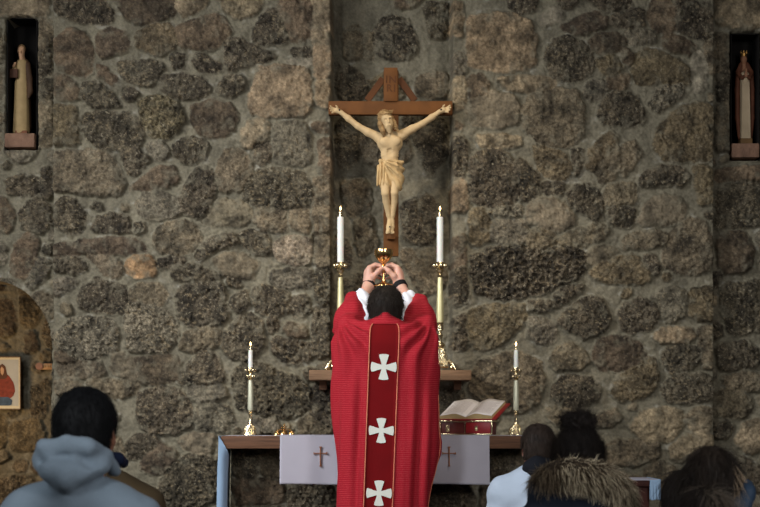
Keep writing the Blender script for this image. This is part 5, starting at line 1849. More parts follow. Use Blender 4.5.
# hair of the priest
b = SDF()
R_ = Matrix.Rotation(math.radians(10), 4, 'X')
hp = lambda x, y, z: np.array(HT @ Vector((x, y, z)))
b.ell(hp(0, -0.016, 0.026), (0.086, 0.100, 0.098), 0.02, R_)
b.ell(hp(0, -0.045, -0.035), (0.072, 0.060, 0.060), 0.03, R_)
b.cone(hp(0, -0.055, -0.075), hp(0, -0.06, -0.085), 0.045, 0.042, 0.02)
b.ell(hp(0, 0.085, -0.045), (0.10, 0.075, 0.085), 0.01, R_, True)
for sg in (-1, 1):
    b.ell(hp(sg * 0.085, 0.008, -0.035), (0.018, 0.024, 0.036), 0.006, None, True)
Vh, Fh = b.mesh(0.005, 1)
Nh = vnormals(Vh, Fh)
Vh = Vh + Nh * (0.004 * vnoise(Vh[:, 0] * 70, Vh[:, 1] * 70, Vh[:, 2] * 50, 3))[:, None]


def comb(Vh, Fh, n, ln, rad, seed, crown, down=1.0, lift=0.25, droop=0.3, curl=0.25, segs=4, keep=None):
    """short hairs radiating from the crown and lying on the hair mass"""
    rng = np.random.default_rng(seed)
    N = vnormals(Vh, Fh)
    cand = np.arange(len(Vh))
    if keep is not None:
        cand = cand[keep(Vh, N)]
    i = rng.choice(cand, n)
    r = Vh[i] + rng.normal(0, 0.002, (n, 3)); nn = N[i]
    fl = r - np.array(crown)
    fl = fl / (np.linalg.norm(fl, axis=1)[:, None] + 1e-6)
    fl = fl * 0.6 + np.array([0, 0, -1.0]) * down
    fl -= nn * (fl * nn).sum(1)[:, None]
    fl /= np.linalg.norm(fl, axis=1)[:, None] + 1e-6
    d = fl + nn * lift + rng.normal(0, 0.18, (n, 3))
    d /= np.linalg.norm(d, axis=1)[:, None]
    L = ln * rng.uniform(0.6, 1.2, n)
    return strands(r - nn * 0.002, d, L, rad, segs, droop, curl, seed)


hs = comb(Vh, Fh, 5200, 0.028, 0.0010, 4, hp(0, -0.03, 0.12), 0.5, 0.35)
Vj, Fj = join([(Vh, Fh), hs])
mesh_obj('hair', Vj, Fj, M_hair_d, priest)

# chasuble ----------------------------------------------------------
TBL = [(312, 382, 389), (318, 375, 396), (324, 365, 407), (330, 345, 428), (336, 337, 435), (342, 334.0, 437.0), (360, 333.5, 437.0), (400, 334, 438), (425, 334.5, 440.0), (442, 335, 441.8), (455, 335.5, 441.0), (470, 336, 436.5), (485, 337, 432.0),
       (507, 338.5, 428), (540, 341, 424), (575, 345, 420)]
tz = np.array([Z(t[0], PD_) for t in TBL])[::-1]
tl = np.array([X(t[1] - 2.0, PD_) for t in TBL])[::-1]
tr = np.array([X(t[2] + 1.6, PD_) for t in TBL])[::-1]
ZTOP, ZBOT = Z(313, PD_), 0.30


def chas(x, y, z):
    zz = np.broadcast_to(z, np.broadcast(x, y, z).shape)
    l = np.interp(zz, tz, tl); r = np.interp(zz, tz, tr)
    cx = (l + r) / 2; hw = (r - l) / 2
    t = np.clip((ZTOP - zz) / (ZTOP - ZBOT), 0, 1)
    hd = (0.150 + 0.035 * t) * (0.42 + 0.58 * sstep(-zz, -Z(312, PD_), -Z(345, PD_)))
    cy = PD_ + 0.02 - 0.005 * t
    ex = 2.5
    q = (np.abs((x - cx) / hw) ** ex + np.abs((y - cy) / hd) ** ex) ** (1 / ex)
    d = (q - 1) * np.minimum(hw, hd) * 0.9
    dz = np.maximum(zz - ZTOP, ZBOT - zz)
    return np.maximum(d, dz)


b = SDF()
b.func(chas, (-0.32, PD_ - 0.22, ZBOT), (0.40, PD_ + 0.25, ZTOP + 0.001), 0.03)
# yoke and shoulders
b.cone((hx - 0.10, hy - 0.060, Z(343, PD_)), (hx + 0.10, hy - 0.060, Z(343, PD_)), 0.085, 0.085, 0.05)
b.cone((hx, hy - 0.070, Z(334, PD_)), (hx, hy - 0.075, Z(338, PD_)), 0.075, 0.080, 0.04)
b.cone((hx, hy - 0.070, Z(330, PD_)), (hx, hy - 0.105, Z(315.5, PD_)), 0.058, 0.010, 0.03)
# sleeves over the raised arms
for sg, E, Wr, a0, a1 in ((-1, LE, LW, (353, 327), (352.4, 299.5)), (1, RE, RW, (418, 329), (419.4, 301.0))):
    sh = (hx + sg * 0.135, hy - 0.03, Z(340, PD_))
    el = (X(a0[0], 9.16), 9.16, Z(a0[1], 9.16))
    e2 = (X(a0[0] - sg * -0.5, 9.20), 9.20, Z(a0[1] - 11, 9.20))
    en = (X(a1[0], 9.33), 9.33, Z(a1[1], 9.33))
    b.chain([sh, el, e2, en], [0.085, 0.082, 0.072, 0.042], 0.05)
    # drape below the forearm
    b.cone((X(346.5 if sg < 0 else 426.0, 9.06), 9.06, Z(324, 9.06)), (X(347.0 if sg < 0 else 426.0, 9.04), 9.04, Z(348, 9.04)), 0.050, 0.048, 0.04)
    b.cone((X(a0[0] + sg * 3, 9.14), 9.14, Z(345, 9.14)), (X(a0[0] + sg * 2, 9.16), 9.17, Z(322, 9.16)), 0.066, 0.066, 0.04)
V, Fc = b.mesh(0.0070, 2)
N = vnormals(V, Fc)
xx, yy, zz = V[:, 0] - hx, V[:, 1], V[:, 2]
side = np.abs(xx)
low = sstep(-zz, -1.45, -0.9)
fold = (np.sin((xx * 1.0) * 62 + 1.6 * np.sin(zz * 3.1) + 0.8) * 0.6 + np.sin(xx * 105 + 2.0 * np.sin(zz * 2.3 + 1)) * 0.35)
band_w = 1 - sstep(0.11 - side, 0.0, 0.05)       # calmer under the stiff band
am = 0.0145 * band_w * (0.30 + 1.0 * low)
V = V + N * (fold * am)[:, None]
# slanting gathers running from the elbows to the middle of the back, and across the sleeves
for sg in (-1, 1):
    ex_, ez_ = sg * 0.20, Z(352, PD_)
    dx_, dz_ = xx - sg * 0.235, zz - Z(316, PD_)
    rr_ = np.hypot(dx_, dz_); an = np.arctan2(dz_, dx_ * -sg)
    w_ = (1 - sstep(rr_, 0.16, 0.42)) * sstep(rr_, 0.03, 0.12) * (xx * sg > -0.01) * band_w * sstep(-zz, -Z(308, PD_), -Z(330, PD_))
    V = V + N * (0.0135 * w_ * np.sin(an * 15 + 1.2 * sg + 0.8 * np.sin(rr_ * 22)))[:, None]
V = V + N * (0.004 * vnoise(V[:, 0] * 14, V[:, 1] * 14, V[:, 2] * 9, 4) * band_w)[:, None]
V = lap(V, Fc, 0.4)

M_chas = bpy.data.materials.new('red_chasuble_fabric')
M_chas.use_nodes = True
nt = M_chas.node_tree; Nn = nt.nodes; Ln = nt.links
pb = Nn['Principled BSDF']
pb.inputs['Roughness'].default_value = 0.85
pb.inputs['Specular IOR Level'].default_value = 0.15
tc = Nn.new('ShaderNodeTexCoord')
wv = Nn.new('ShaderNodeTexWave'); wv.bands_direction = 'Z'
wv.inputs['Scale'].default_value = 34.0
wv.inputs['Distortion'].default_value = 1.6
wv.inputs['Detail'].default_value = 1.0
wv.inputs['Detail Scale'].default_value = 1.5
Ln.new(tc.outputs['Object'], wv.inputs['Vector'])
wn = Nn.new('ShaderNodeTexNoise'); wn.inputs['Scale'].default_value = 160
Ln.new(tc.outputs['Object'], wn.inputs['Vector'])
mr = Nn.new('ShaderNodeMapRange'); mr.inputs['From Min'].default_value = 0.55; mr.inputs['From Max'].default_value = 0.95
Ln.new(wv.outputs['Fac'], mr.inputs['Value'])
mm = Nn.new('ShaderNodeMath'); mm.operation = 'MULTIPLY'
Ln.new(mr.outputs['Result'], mm.inputs[0]); Ln.new(wn.outputs['Fac'], mm.inputs[1])
mx = Nn.new('ShaderNodeMix'); mx.data_type = 'RGBA'
mx.inputs['A'].default_value = srgb((142, 10, 28)) + (1,)
mx.inputs['B'].default_value = srgb((184, 74, 76)) + (1,)
Ln.new(mm.outputs[0], mx.inputs['Factor'])
Ln.new(mx.outputs['Result'], pb.inputs['Base Color'])
bp = Nn.new('ShaderNodeBump'); bp.inputs['Strength'].default_value = 0.15; bp.inputs['Distance'].default_value = 0.002
Ln.new(wv.outputs['Fac'], bp.inputs['Height']); Ln.new(bp.outputs[0], pb.inputs['Normal'])

chasuble = mesh_obj('chasuble', V, Fc, M_chas, priest)
bvh = BVHTree.FromPolygons([Vector(v) for v in V], [tuple(int(i) for i in f) for f in Fc])
CAMP = Vector((0, 0, CZ))


def on_back(px, py, off):
    """point on the back of the chasuble at the garment coordinates (px, py)"""
    x, z = X(px, 8.86), Z(py, 8.86)
    hit = bvh.ray_cast(Vector((x, 8.0, z)), Vector((0, 1, 0)))
    if hit[0] is None:
        hit = (Vector((x, 8.95, z)),)
    return (hit[0].x, hit[0].y - off, hit[0].z)


def band_lr(py):
    l = np.interp(py, [322, 324, 328, 334, 340, 507, 575], [374, 371.5, 370.2, 369.8, 369.6, 363.6, 361.4])
    r = np.interp(py, [322, 324, 328, 334, 340, 507, 575], [396, 398.0, 399.0, 399.2, 399.0, 392.4, 389.8])
    return l, r


def back_grid(name, m, fl, fr, ys, nx, off, th):
    A = []
    for y in ys:
        l, r = fl(y), fr(y)
        for i in range(nx):
            A.append(on_back(l + (r - l) * i / (nx - 1), y, off))
    A = np.array(A)
    nyy = len(ys)
    # smooth the stiff strip
    G = A.reshape(nyy, nx, 3)
    for _ in range(6):
        G[1:-1, :, 1] = 0.5 * G[1:-1, :, 1] + 0.25 * (G[:-2, :, 1] + G[2:, :, 1])
        if nx > 2:
            G[:, 1:-1, 1] = np.minimum(G[:, 1:-1, 1], 0.5 * G[:, 1:-1, 1] + 0.25 * (G[:, :-2, 1] + G[:, 2:, 1]) + 0.0004)
    A = G.reshape(-1, 3)
    B = A + np.array([0, th, 0])
    I = np.arange(nyy * nx).reshape(nyy, nx)
    f = np.stack([I[:-1, :-1], I[:-1, 1:], I[1:, 1:], I[1:, :-1]], -1).reshape(-1, 4)[:, ::-1]
    n0 = nyy * nx
    ring = np.concatenate([I[:, 0], I[-1, 1:], I[-2::-1, -1], I[0, -2:0:-1]])
    r2 = np.roll(ring, -1)
    Fc_ = np.concatenate([f, f[:, ::-1] + n0, np.stack([ring, r2, r2 + n0, ring + n0], -1)])
    return mesh_obj(name, np.concatenate([A, B]), Fc_, m, chasuble)


M_band = mat('dark_red_orphrey', (102, 0, 4), 0.9, var=0.08, vscale=12, bump=0.1, bscale=200)
M_pipe = mat('pinkish_gold_piping', (206, 122, 92), 0.6, var=0.1)
ys = list(np.linspace(323, 574, 110))
tag(back_grid('orphrey_band', M_band, lambda y: band_lr(y)[0], lambda y: band_lr(y)[1], ys, 9, 0.006, 0.006), 'plain darker red vertical band')
for k_ in (0, 1):
    q = []
    for y in ys:
        q.append(on_back(band_lr(y)[k_], y, 0.005))
    q = np.array(q)
    for _ in range(6):
        q[1:-1, 1] = 0.5 * q[1:-1, 1] + 0.25 * (q[:-2, 1] + q[2:, 1])
    MB().tube([tuple(v) for v in q], 0.0026, 6).build('piping', M_pipe, chasuble)
M_cr = mat('pale_grey_applique', (206, 206, 194), 0.8, var=0.03, bump=0.1, bscale=200)


def cross_r(a):
    """radius of a cross pattee in direction a, arm half length 1"""
    a = (a + PI / 4) % (PI / 2) - PI / 4          # fold into one arm pointing along 0
    best_ = 0
    for t in np.linspace(0.04, 1.35, 264):
        x, y = t * math.cos(a), abs(t * math.sin(a))
        half = 0.15 + 0.30 * max(0, x) ** 1.5
        cap = x <= 1.0 - 0.10 * (y / 0.46) ** 2 - 0.25 * max(0, y - 0.36) 
        if (y <= half and cap):
            best_ = t
        else:
            break
    return best_


for cx_, cy_, R in ((383.7, 367.0, 13.0), (381.3, 430.5, 12.6), (379.0, 493.0, 12.8)):
    n = 144
    rings = (0.0, 0.35, 0.7, 1.0)
    pts = [on_back(cx_, cy_, 0.010)]
    for rg in rings[1:]:
        for i in range(n):
            a = 2 * PI * i / n
            r = cross_r(a) * R * rg
            pts.append(on_back(cx_ + r * math.cos(a + 0.02), cy_ + r * math.sin(a + 0.02), 0.010))
    pts = np.array(pts)
    pts[:, 1] = 0.3 * pts[:, 1] + 0.7 * pts[:, 1].mean() - 0.0008
    g = MB()
    m_ = len(pts)
    allp = [tuple(p) for p in pts] + [(p[0], p[1] + 0.004, p[2]) for p in pts]
    fs = []
    for i in range(n):
        j = (i + 1) % n
        fs.append((0, 1 + j, 1 + i)); fs.append((m_, m_ + 1 + i, m_ + 1 + j))
        for rg in range(2):
            a_, b_ = 1 + rg * n + i, 1 + rg * n + j
            fs.append((a_, b_, b_ + n, a_ + n)); fs.append((m_ + a_, m_ + a_ + n, m_ + b_ + n, m_ + b_))
        a_, b_ = 1 + 2 * n + i, 1 + 2 * n + j
        fs.append((a_, b_, b_ + m_, a_ + m_))
    g.add(allp, fs)
    g.build('cross_applique', M_cr, chasuble)
# pale hem edging along the right side of the back panel
q = []
for y in np.linspace(395, 574, 60):
    z = Z(y, PD_)
    x = np.interp(z, tz, tr)
    hit = bvh.ray_cast(Vector((x + 0.3, PD_ - 0.035, z)), Vector((-1, 0, 0)))
    if hit[0] is not None:
        q.append((hit[0].x + 0.001, hit[0].y, hit[0].z))
q = np.array(q)
for _ in range(3):
    q[1:-1] = 0.5 * q[1:-1] + 0.25 * (q[:-2] + q[2:])
MB().tube([tuple(v) for v in q], 0.0024, 6).build('hem_edging', M_pipe, chasuble)

# alb: white undergarment showing at the forearms and below the chasuble
M_alb = mat('white_alb_cotton', (214, 216, 224), 0.8, var=0.04, vscale=12, bump=0.2, bscale=60)
b = SDF()
for sg, Wr, ctl in ((-1, LW, ((367.5, 332, 9.08), (365.5, 314, 9.18), (362.4, 299, 9.32), (361.8, 296.0, 9.355))), (1, RW, ((400.5, 334, 9.10), (404.0, 314, 9.20), (408.0, 301, 9.32), (408.4, 297.5, 9.355)))):
    pp = [(X(a, d_), d_, Z(c, d_)) for a, c, d_ in ctl]
    b.chain(pp, [0.036, 0.040, 0.042, 0.040], 0.012)
    e_ = np.array(pp[-1]); w_ = np.array(pp[-2]); dr = (e_ - w_) / np.linalg.norm(e_ - w_)
    b.cone(tuple(e_ + dr * 0.014), tuple(e_ + dr * 0.085), 0.033, 0.040, 0.004, True)
Va, Fa = b.mesh(0.005, 2)
Na = vnormals(Va, Fa)
Va = Va + Na * (0.003 * np.sin(Va[:, 0] * 120 + Va[:, 2] * 90) + 0.004 * vnoise(Va[:, 0] * 30, Va[:, 1] * 30, Va[:, 2] * 30, 8))[:, None]
mesh_obj('alb_sleeves', Va, Fa, M_alb, priest)
b = SDF()
b.cone((hx, PD_ + 0.01, 0.62), (hx, PD_ + 0.01, 0.09), 0.17, 0.20, 0.02)
b.func(lambda x, y, z: z - 0.055 + 0 * x + 0 * y, (hx - 0.3, PD_ - 0.3, -0.2), (hx + 0.3, PD_ + 0.3, 0.20), 0.004, True) if False else None
Va, Fa = b.mesh(0.009, 1)
Va[:, 2] = np.maximum(Va[:, 2], 0.045)
Va[:, 1] = PD_ + 0.01 + (Va[:, 1] - PD_ - 0.01) * 0.75
mesh_obj('alb_skirt', Va, Fa, M_alb, priest)
for sg in (-1, 1):
    b = SDF()
    b.cone((hx + sg * 0.09, PD_ - 0.10, 0.045), (hx + sg * 0.10, PD_ + 0.12, 0.036), 0.044, 0.036, 0.01)
    Va, Fa = b.mesh(0.006, 1)
    Va[:, 2] = np.maximum(Va[:, 2], 0.0)
    mesh_obj('shoe', Va, Fa, mat('black_shoe_leather', (16, 15, 15), 0.35), priest)
# black cuffs at the wrists
M_cuff = mat('black_cuff', (14, 13, 14), 0.7)
for W, E, r0, wd in ((LW, LE, 0.0365, 0.009), (RW, RE, 0.0385, 0.015)):
    d = (E - W) / np.linalg.norm(E - W)
    d = d + np.array([-0.15 if W is LW else 0.15, 0, -0.3]); d /= np.linalg.norm(d)
    c = W - (E - W) / np.linalg.norm(E - W) * (0.008 if W is LW else 0.002)
    g = MB()
    g.tube([tuple(c - d * wd), tuple(c - d * wd * 0.8), tuple(c + d * wd * 0.8), tuple(c + d * wd)], [r0 - 0.003, r0, r0, r0 - 0.003], 20)
    tag(g.build('cuff', M_cuff, priest), 'black band around the wrist')

# chalice -------------------------------------------------------------
ch = thing('chalice', 'golden chalice held up by the priest in both hands', 'chalice', (X(383.6, HD), HD, Z(286.5, HD)))
cxx = X(383.6, HD); s = S(HD)
zf = lambda y: Z(y, HD)
MB().lathe((cxx, HD), [(1.6 * s, zf(264.0)), (2.6 * s, zf(263.0)), (4.6 * s, zf(261.6)), (6.6 * s, zf(259.6)), (8.2 * s, zf(257.2)), (9.2 * s, zf(254.4)), (9.5 * s, zf(251.8)), (9.3 * s, zf(249.6)), (9.05 * s, zf(249.5)),
                       (9.2 * s, zf(251.8)), (8.9 * s, zf(254.4)), (7.9 * s, zf(257.0)), (6.2 * s, zf(259.3)), (3.5 * s, zf(261.0)), (0.2 * s, zf(261.6))], 32).build('bowl', M_gold, ch)
MB().lathe((cxx, HD), [(1.6 * s, zf(285)), (1.5 * s, zf(280)), (1.2 * s, zf(273)), (1.3 * s, zf(270.6)), (2.2 * s, zf(269.4)), (2.9 * s, zf(267.4)), (2.2 * s, zf(265.4)), (1.3 * s, zf(264.4)), (1.8 * s, zf(263))], 20).build('stem', M_gold, ch)
MB().lathe((cxx, HD), [(11.0 * s, zf(286.5)), (11.0 * s, zf(285.6)), (9.5 * s, zf(284.6)), (6.0 * s, zf(283.6)), (2.6 * s, zf(282.2)), (1.7 * s, zf(280.5))], 32).build('foot', M_gold, ch)


# ================================================================== kneeling congregation
def kneel(name, label, px, head_px_y, D, floor_z, H=1.30, yaw=0.0, hyaw=0.0, htilt=0.0, skin=None, top=None, top_name='jacket', top_label=None, trousers=None, infl=0.018, shoulder=0.19,
          bcx=None, res=0.010, headsc=1.0, post=None, build_top=True):
    """a person kneeling upright, seen from behind; head centre at (px, head_px_y)"""
    hx_, hz_ = X(px, D), Z(head_px_y, D)
    bx_ = X(bcx, D) if bcx is not None else hx_
    r = thing(name, label, 'person', (bx_, D, floor_z))
    zf_ = floor_z
    Ht = hz_ + 0.11 * headsc - zf_
    s_ = Ht / 1.30
    RZ = Matrix.Rotation(yaw, 4, 'Z')

    def q(x, y, z):
        v = RZ @ Vector((x, y, 0))
        return (bx_ + v.x, D + v.y, zf_ + z * s_)
    ns = hx_ - bx_
    sh = shoulder

    def torso(b, e):
        for sg in (-1, 1):
            b.cone(q(sg * 0.02, -0.03, 1.00), q(sg * (sh - 0.01), -0.02, 0.93), 0.052 + e, 0.052 + e, 0.04)
        b.ell(q(0, -0.01, 0.84), (sh * 0.90 + e, 0.115 + e, 0.19), 0.05, RZ)
        b.ell(q(0, 0.0, 0.68), (sh * 0.84 + e, 0.110 + e, 0.16), 0.05, RZ)
        b.ell(q(0, 0.0, 0.52), (sh * 0.92 + e, 0.125 + e, 0.13), 0.05, RZ)

    def arms(b, e, to=1.0):
        for sg in (-1, 1):
            b.chain([q(sg * (sh - 0.01), -0.02, 0.925), q(sg * (sh + 0.045), 0.02, 0.72), q(sg * 0.09, 0.25, 0.80)], [0.050 + e, 0.042 + e, 0.030 + e * 0.7], 0.03)
    b = SDF()
    T = head_sdf(b, (hx_, D + 0.015, hz_), htilt, yaw + hyaw, headsc)
    b.cone((hx_, D - 0.012, hz_ - 0.07), (hx_ * 0.5 + bx_ * 0.5, D - 0.02, zf_ + 0.985 * s_), 0.056, 0.060, 0.03)
    torso(b, 0); arms(b, 0)
    for sg in (-1, 1):
        b.chain([q(sg * 0.09, 0, 0.50), q(sg * 0.10, 0.04, 0.085), q(sg * 0.10, -0.36, 0.065), q(sg * 0.10, -0.44, 0.05)], [0.085, 0.058, 0.045, 0.035], 0.02)
    for sg in (-1, 1):
        hand_sdf(b, q(sg * 0.085, 0.25, 0.80), Vector(q(sg * 0.02, 0.33, 0.90)) - Vector(q(sg * 0.085, 0.25, 0.80)), (-sg, 0.2, 0), 0.92, 0.35, side=sg)
    Vb, Fb = b.mesh(0.0075, 1)
    body = mesh_obj('body', Vb, Fb, skin or M_skin2, r)
    tp = None
    if build_top:
        b = SDF()
        torso(b, infl); arms(b, infl)
        b.cone(q(0, 0, 0.56), q(0, 0, 0.44), sh * 0.80 + infl, sh * 0.86 + infl, 0.05)
        if post: post(b, q, hx_, hz_, D)
        Vt, Ft = b.mesh(res, 2)
        Nt = vnormals(Vt, Ft)
        w = 0.010 * fbm(Vt[:, 0] * 9 + Vt[:, 1] * 5, Vt[:, 2] * 12, 5, 3) + 0.004 * np.sin(Vt[:, 0] * 45 + 3 * np.sin(Vt[:, 2] * 13))
        Vt = Vt + Nt * w[:, None]
        tp = mesh_obj(top_name, Vt, Ft, top, r)
        if top_label: tag(tp, top_label)
    b = SDF()
    for sg in (-1, 1):
        b.chain([q(sg * 0.085, 0, 0.50), q(sg * 0.10, 0.04, 0.095), q(sg * 0.10, -0.36, 0.080)], [0.110, 0.078, 0.062], 0.02)
    b.ell(q(0, 0, 0.50), (sh * 0.9 + 0.012, 0.13, 0.10), 0.03, RZ)
    Vt, Ft = b.mesh(0.012, 1)
    Vt[:, 2] = np.maximum(Vt[:, 2], zf_ + 0.001)
    mesh_obj('trousers', Vt, Ft, trousers or mat('dark_trousers', (30, 32, 38), 0.85), r)
    for sg in (-1, 1):
        b = SDF()
        b.cone(q(sg * 0.10, -0.40, 0.052), q(sg * 0.10, -0.50, 0.045), 0.042, 0.034, 0.01)
        Vt, Ft = b.mesh(0.008, 1)
        Vt[:, 2] = np.maximum(Vt[:, 2], zf_ + 0.001)
        mesh_obj('shoe', Vt, Ft, mat('dark_shoe', (26, 24, 24), 0.6), r)
    return r, T, q, tp


def short_hair(T, m, parent, headsc=1.0, n=4500, ln=0.022, rad=0.0011, puff=1.0, seed=1, nape=0.0, streak=None):
    b = SDF()
    R3 = T.to_3x3().to_4x4()
    hp = lambda x, y, z: np.array(T @ Vector((x * headsc, y * headsc, z * headsc)))
    sc = headsc
    b.ell(hp(0, -0.016, 0.026), (0.086 * puff * sc, 0.102 * puff * sc, 0.098 * sc), 0.02, R3)
    b.ell(hp(0, -0.042, -0.035), (0.074 * puff * sc, 0.062 * sc, 0.062 * sc), 0.03, R3)
    b.cone(hp(0, -0.052, -0.075), hp(0, -0.055, -0.088 - nape), 0.046 * sc, 0.042 * sc, 0.02)
    b.ell(hp(0, 0.095, -0.040), (0.12 * sc, 0.085 * sc, 0.088 * sc), 0.01, R3, True)
    for sg in (-1, 1):
        b.ell(hp(sg * 0.086, 0.012, -0.030), (0.022 * sc, 0.028 * sc, 0.042 * sc), 0.006, R3, True)
    V, Fc = b.mesh(0.0055, 1)
    N = vnormals(V, Fc)
    V = V + N * (0.004 * vnoise(V[:, 0] * 70, V[:, 1] * 70, V[:, 2] * 40, seed))[:, None]
    hs = comb(V, Fc, n, ln, rad, seed, hp(0, -0.02, 0.13), 0.6, 0.22, 0.3, 0.15)
    Vj, Fj = join([(V, Fc), hs])
    return mesh_obj('hair', Vj, Fj, m, parent)


NF = -0.15
# --- man in the grey blue hoodie
M_hood = mat('grey_blue_sweatshirt', (130, 144, 155), 0.9, var=0.10, vscale=8, bump=0.25, bscale=180, sheen=0.1)


def hoodie_post(b, q, hx_, hz_, D):
    # hood lying on the back: a thick rolled rim around the neck and a sagging pouch
    c = np.array([X(78, D), D - 0.03, Z(455, D)])
    s = S(D)
    P_ = lambda px, py, dy: (X(px, D), D + dy, Z(py, D))
    b.chain([P_(112, 470, 0.03), P_(108, 456, -0.05), P_(94, 446, -0.105), P_(72, 441, -0.115), P_(52, 447, -0.095), P_(42, 459, -0.04), P_(44, 466, 0.03)],
            [0.022, 0.024, 0.022, 0.018, 0.022, 0.024, 0.022], 0.012)
    b.chain([P_(46, 463, -0.075), P_(58, 470, -0.115), P_(74, 474, -0.130), P_(92, 471, -0.115), P_(106, 466, -0.075)], [0.028, 0.032, 0.036, 0.032, 0.026], 0.02)
    b.cone(P_(74, 462, -0.085), P_(72, 478, -0.100), 0.060, 0.034, 0.03)
    b.ell(P_(70, 455.5, -0.150), (0.050, 0.030, 0.012), 0.012, None, True)
    for pa, pb in (((48, 461, -0.112), (60, 457.5, -0.150)), ((60, 457.5, -0.150), (76, 460.5, -0.168)), ((76, 460.5, -0.168), (92, 458.5, -0.152)), ((92, 458.5, -0.152), (105, 463, -0.112))):
        b.cone(P_(*pa), P_(*pb), 0.009, 0.009, 0.010, True)
    b.ell(P_(94, 460.0, -0.140), (0.034, 0.030, 0.012), 0.012, Matrix.Rotation(0.5, 4, 'Y'), True)


man, T, q, tp = kneel('person', 'dark haired man in a grey blue hooded sweatshirt seen from behind at left', 86, 430.5, 5.2, NF, bcx=80, hyaw=math.radians(-12), skin=M_skin2, top=M_hood,
                      top_name='hooded_sweatshirt', infl=0.026, shoulder=0.168, res=0.0075, post=hoodie_post, headsc=1.03)
short_hair(T, M_hair_b, man, 1.03, n=6500, ln=0.018, rad=0.0009, puff=1.01, seed=12)

# --- man in the olive brown coat, hidden behind him
M_olive = mat('olive_brown_coat', (78, 64, 44), 0.9, var=0.12, vscale=8, bump=0.2, bscale=60)


def olive_post(b, q, hx_, hz_, D):
    pass


man2, T, q, tp = kneel('person', 'person in an olive brown coat with navy collar, mostly hidden behind the hooded man', 92, 434, 6.3, NF, bcx=99, skin=M_skin2, top=M_olive, top_name='coat', infl=0.024, shoulder=0.165)
short_hair(T, M_hair_b, man2, 0.97, n=1500, seed=13)
b = SDF()
D = 6.3
P_ = lambda px, py, dy: (X(px, D), D + dy, Z(py, D))
b.chain([P_(122, 463, 0.03), P_(119, 459, -0.03), P_(108, 457, -0.085), P_(90, 456, -0.095), P_(74, 459, -0.07), P_(68, 464, 0.0)], [0.020, 0.023, 0.026, 0.026, 0.023, 0.02], 0.01)
Vt, Ft = b.mesh(0.007, 1)
tag(mesh_obj('collar', Vt, Ft, mat('navy_collar', (22, 30, 52), 0.8), man2), 'navy blue collar')

# --- edge of a white shirted person at the far left
M_wsh = mat('white_shirt', (170, 182, 190), 0.85, var=0.06, bump=0.1, bscale=60)
man3, T, q, tp = kneel('person', 'person in a white shirt of whom only the shoulder shows at the far left edge', -60, 436, 4.6, NF, bcx=-75, skin=M_skin2, top=M_wsh, top_name='shirt', infl=0.012, shoulder=0.155)
short_hair(T, M_hair_d, man3, 1.0, n=1200, seed=14)

# --- altar server with short brown hair in a white surplice
M_surp = mat('white_surplice', (178, 190, 204), 0.8, var=0.05, vscale=10, bump=0.2, bscale=40)


def surp_post(b, q, hx_, hz_, D):
    P_ = lambda px, py, dy: (X(px, D), D + dy, Z(py, D))
    b.cone(P_(517, 484, -0.02), P_(512, 520, 0.02), 0.052, 0.066, 0.04)


srv, T, q, tp = kneel('person', 'short haired brown headed server in a white surplice with black collar kneeling by the altar', 538, 448, 8.1, 0.0, bcx=538, skin=mat('skin_pink', (186, 130, 108), 0.55, sss=0.1),
                      top=M_surp, top_name='surplice', infl=0.020, shoulder=0.155, post=surp_post, headsc=0.90, hyaw=math.radians(8))
short_hair(T, mat('short_brown_hair', (44, 34, 27), 0.65, var=0.3, vscale=30), srv, 0.90, n=3800, ln=0.020, rad=0.0011, seed=15, puff=0.99)
b = SDF()
D = 8.1
P_ = lambda px, py, dy: (X(px, D), D + dy, Z(py, D))
b.chain([P_(524, 472, -0.06), P_(528, 467, -0.07), P_(536, 463.5, -0.07), P_(546, 465, -0.06), P_(556, 471, -0.06)], [0.016, 0.028, 0.034, 0.032, 0.026], 0.012)
b.cone(P_(536, 469, -0.07), P_(541, 486, -0.105), 0.055, 0.04, 0.02)
b.cone(P_(548, 474, -0.06), P_(556, 492, -0.08), 0.05, 0.05, 0.02)
Vt, Ft = b.mesh(0.007, 1)
tag(mesh_obj('collar', Vt, Ft, mat('black_collar_cloth', (18, 20, 26), 0.85), srv), 'black collar over the shoulders')

# --- woman with a bun and a fur trimmed hood
M_navy = mat('navy_parka', (26, 32, 42), 0.85, var=0.15, vscale=6, bump=0.3, bscale=25)
D = 6.4


def parka_post(b, q, hx_, hz_, D):
    P_ = lambda px, py, dy: (X(px, D), D + dy, Z(py, D))
    b.ell(P_(577, 488, -0.09), (0.135, 0.055, 0.060), 0.04)
    b.cone(P_(548, 492, -0.03), P_(606, 492, -0.03), 0.075, 0.075, 0.04)


wom, T, q, tp = kneel('person', 'woman with a dark hair bun and a dark parka with fur trimmed hood', 578, 463, D, NF, bcx=580, skin=M_skin2, top=M_navy, top_name='parka', infl=0.026, shoulder=0.165, post=parka_post)
hp = lambda x, y, z: np.array(T @ Vector((x, y, z)))
b = SDF()
b.ell(hp(0, -0.016, 0.026), (0.088, 0.104, 0.096), 0.02)
b.ell(hp(0, -0.042, -0.030), (0.080, 0.062, 0.065), 0.03)
b.ell(hp(0, 0.095, -0.040), (0.12, 0.085, 0.088), 0.01, None, True)
b.ell(P_(575.5, 421.5, -0.045) if False else (X(575.5, D), D - 0.035, Z(423.5, D)), (0.042, 0.040, 0.034), 0.012)
b.cone((X(566, D), D - 0.04, Z(419, D)), (X(583, D), D - 0.04, Z(417.5, D)), 0.016, 0.020, 0.015)
b.cone((X(586, D), D - 0.04, Z(428, D)), (X(590, D), D - 0.03, Z(421, D)), 0.020, 0.014, 0.012)
V, Fc = b.mesh(0.0055, 1)
N = vnormals(V, Fc)
zr = V[:, 2] > Z(436, D)
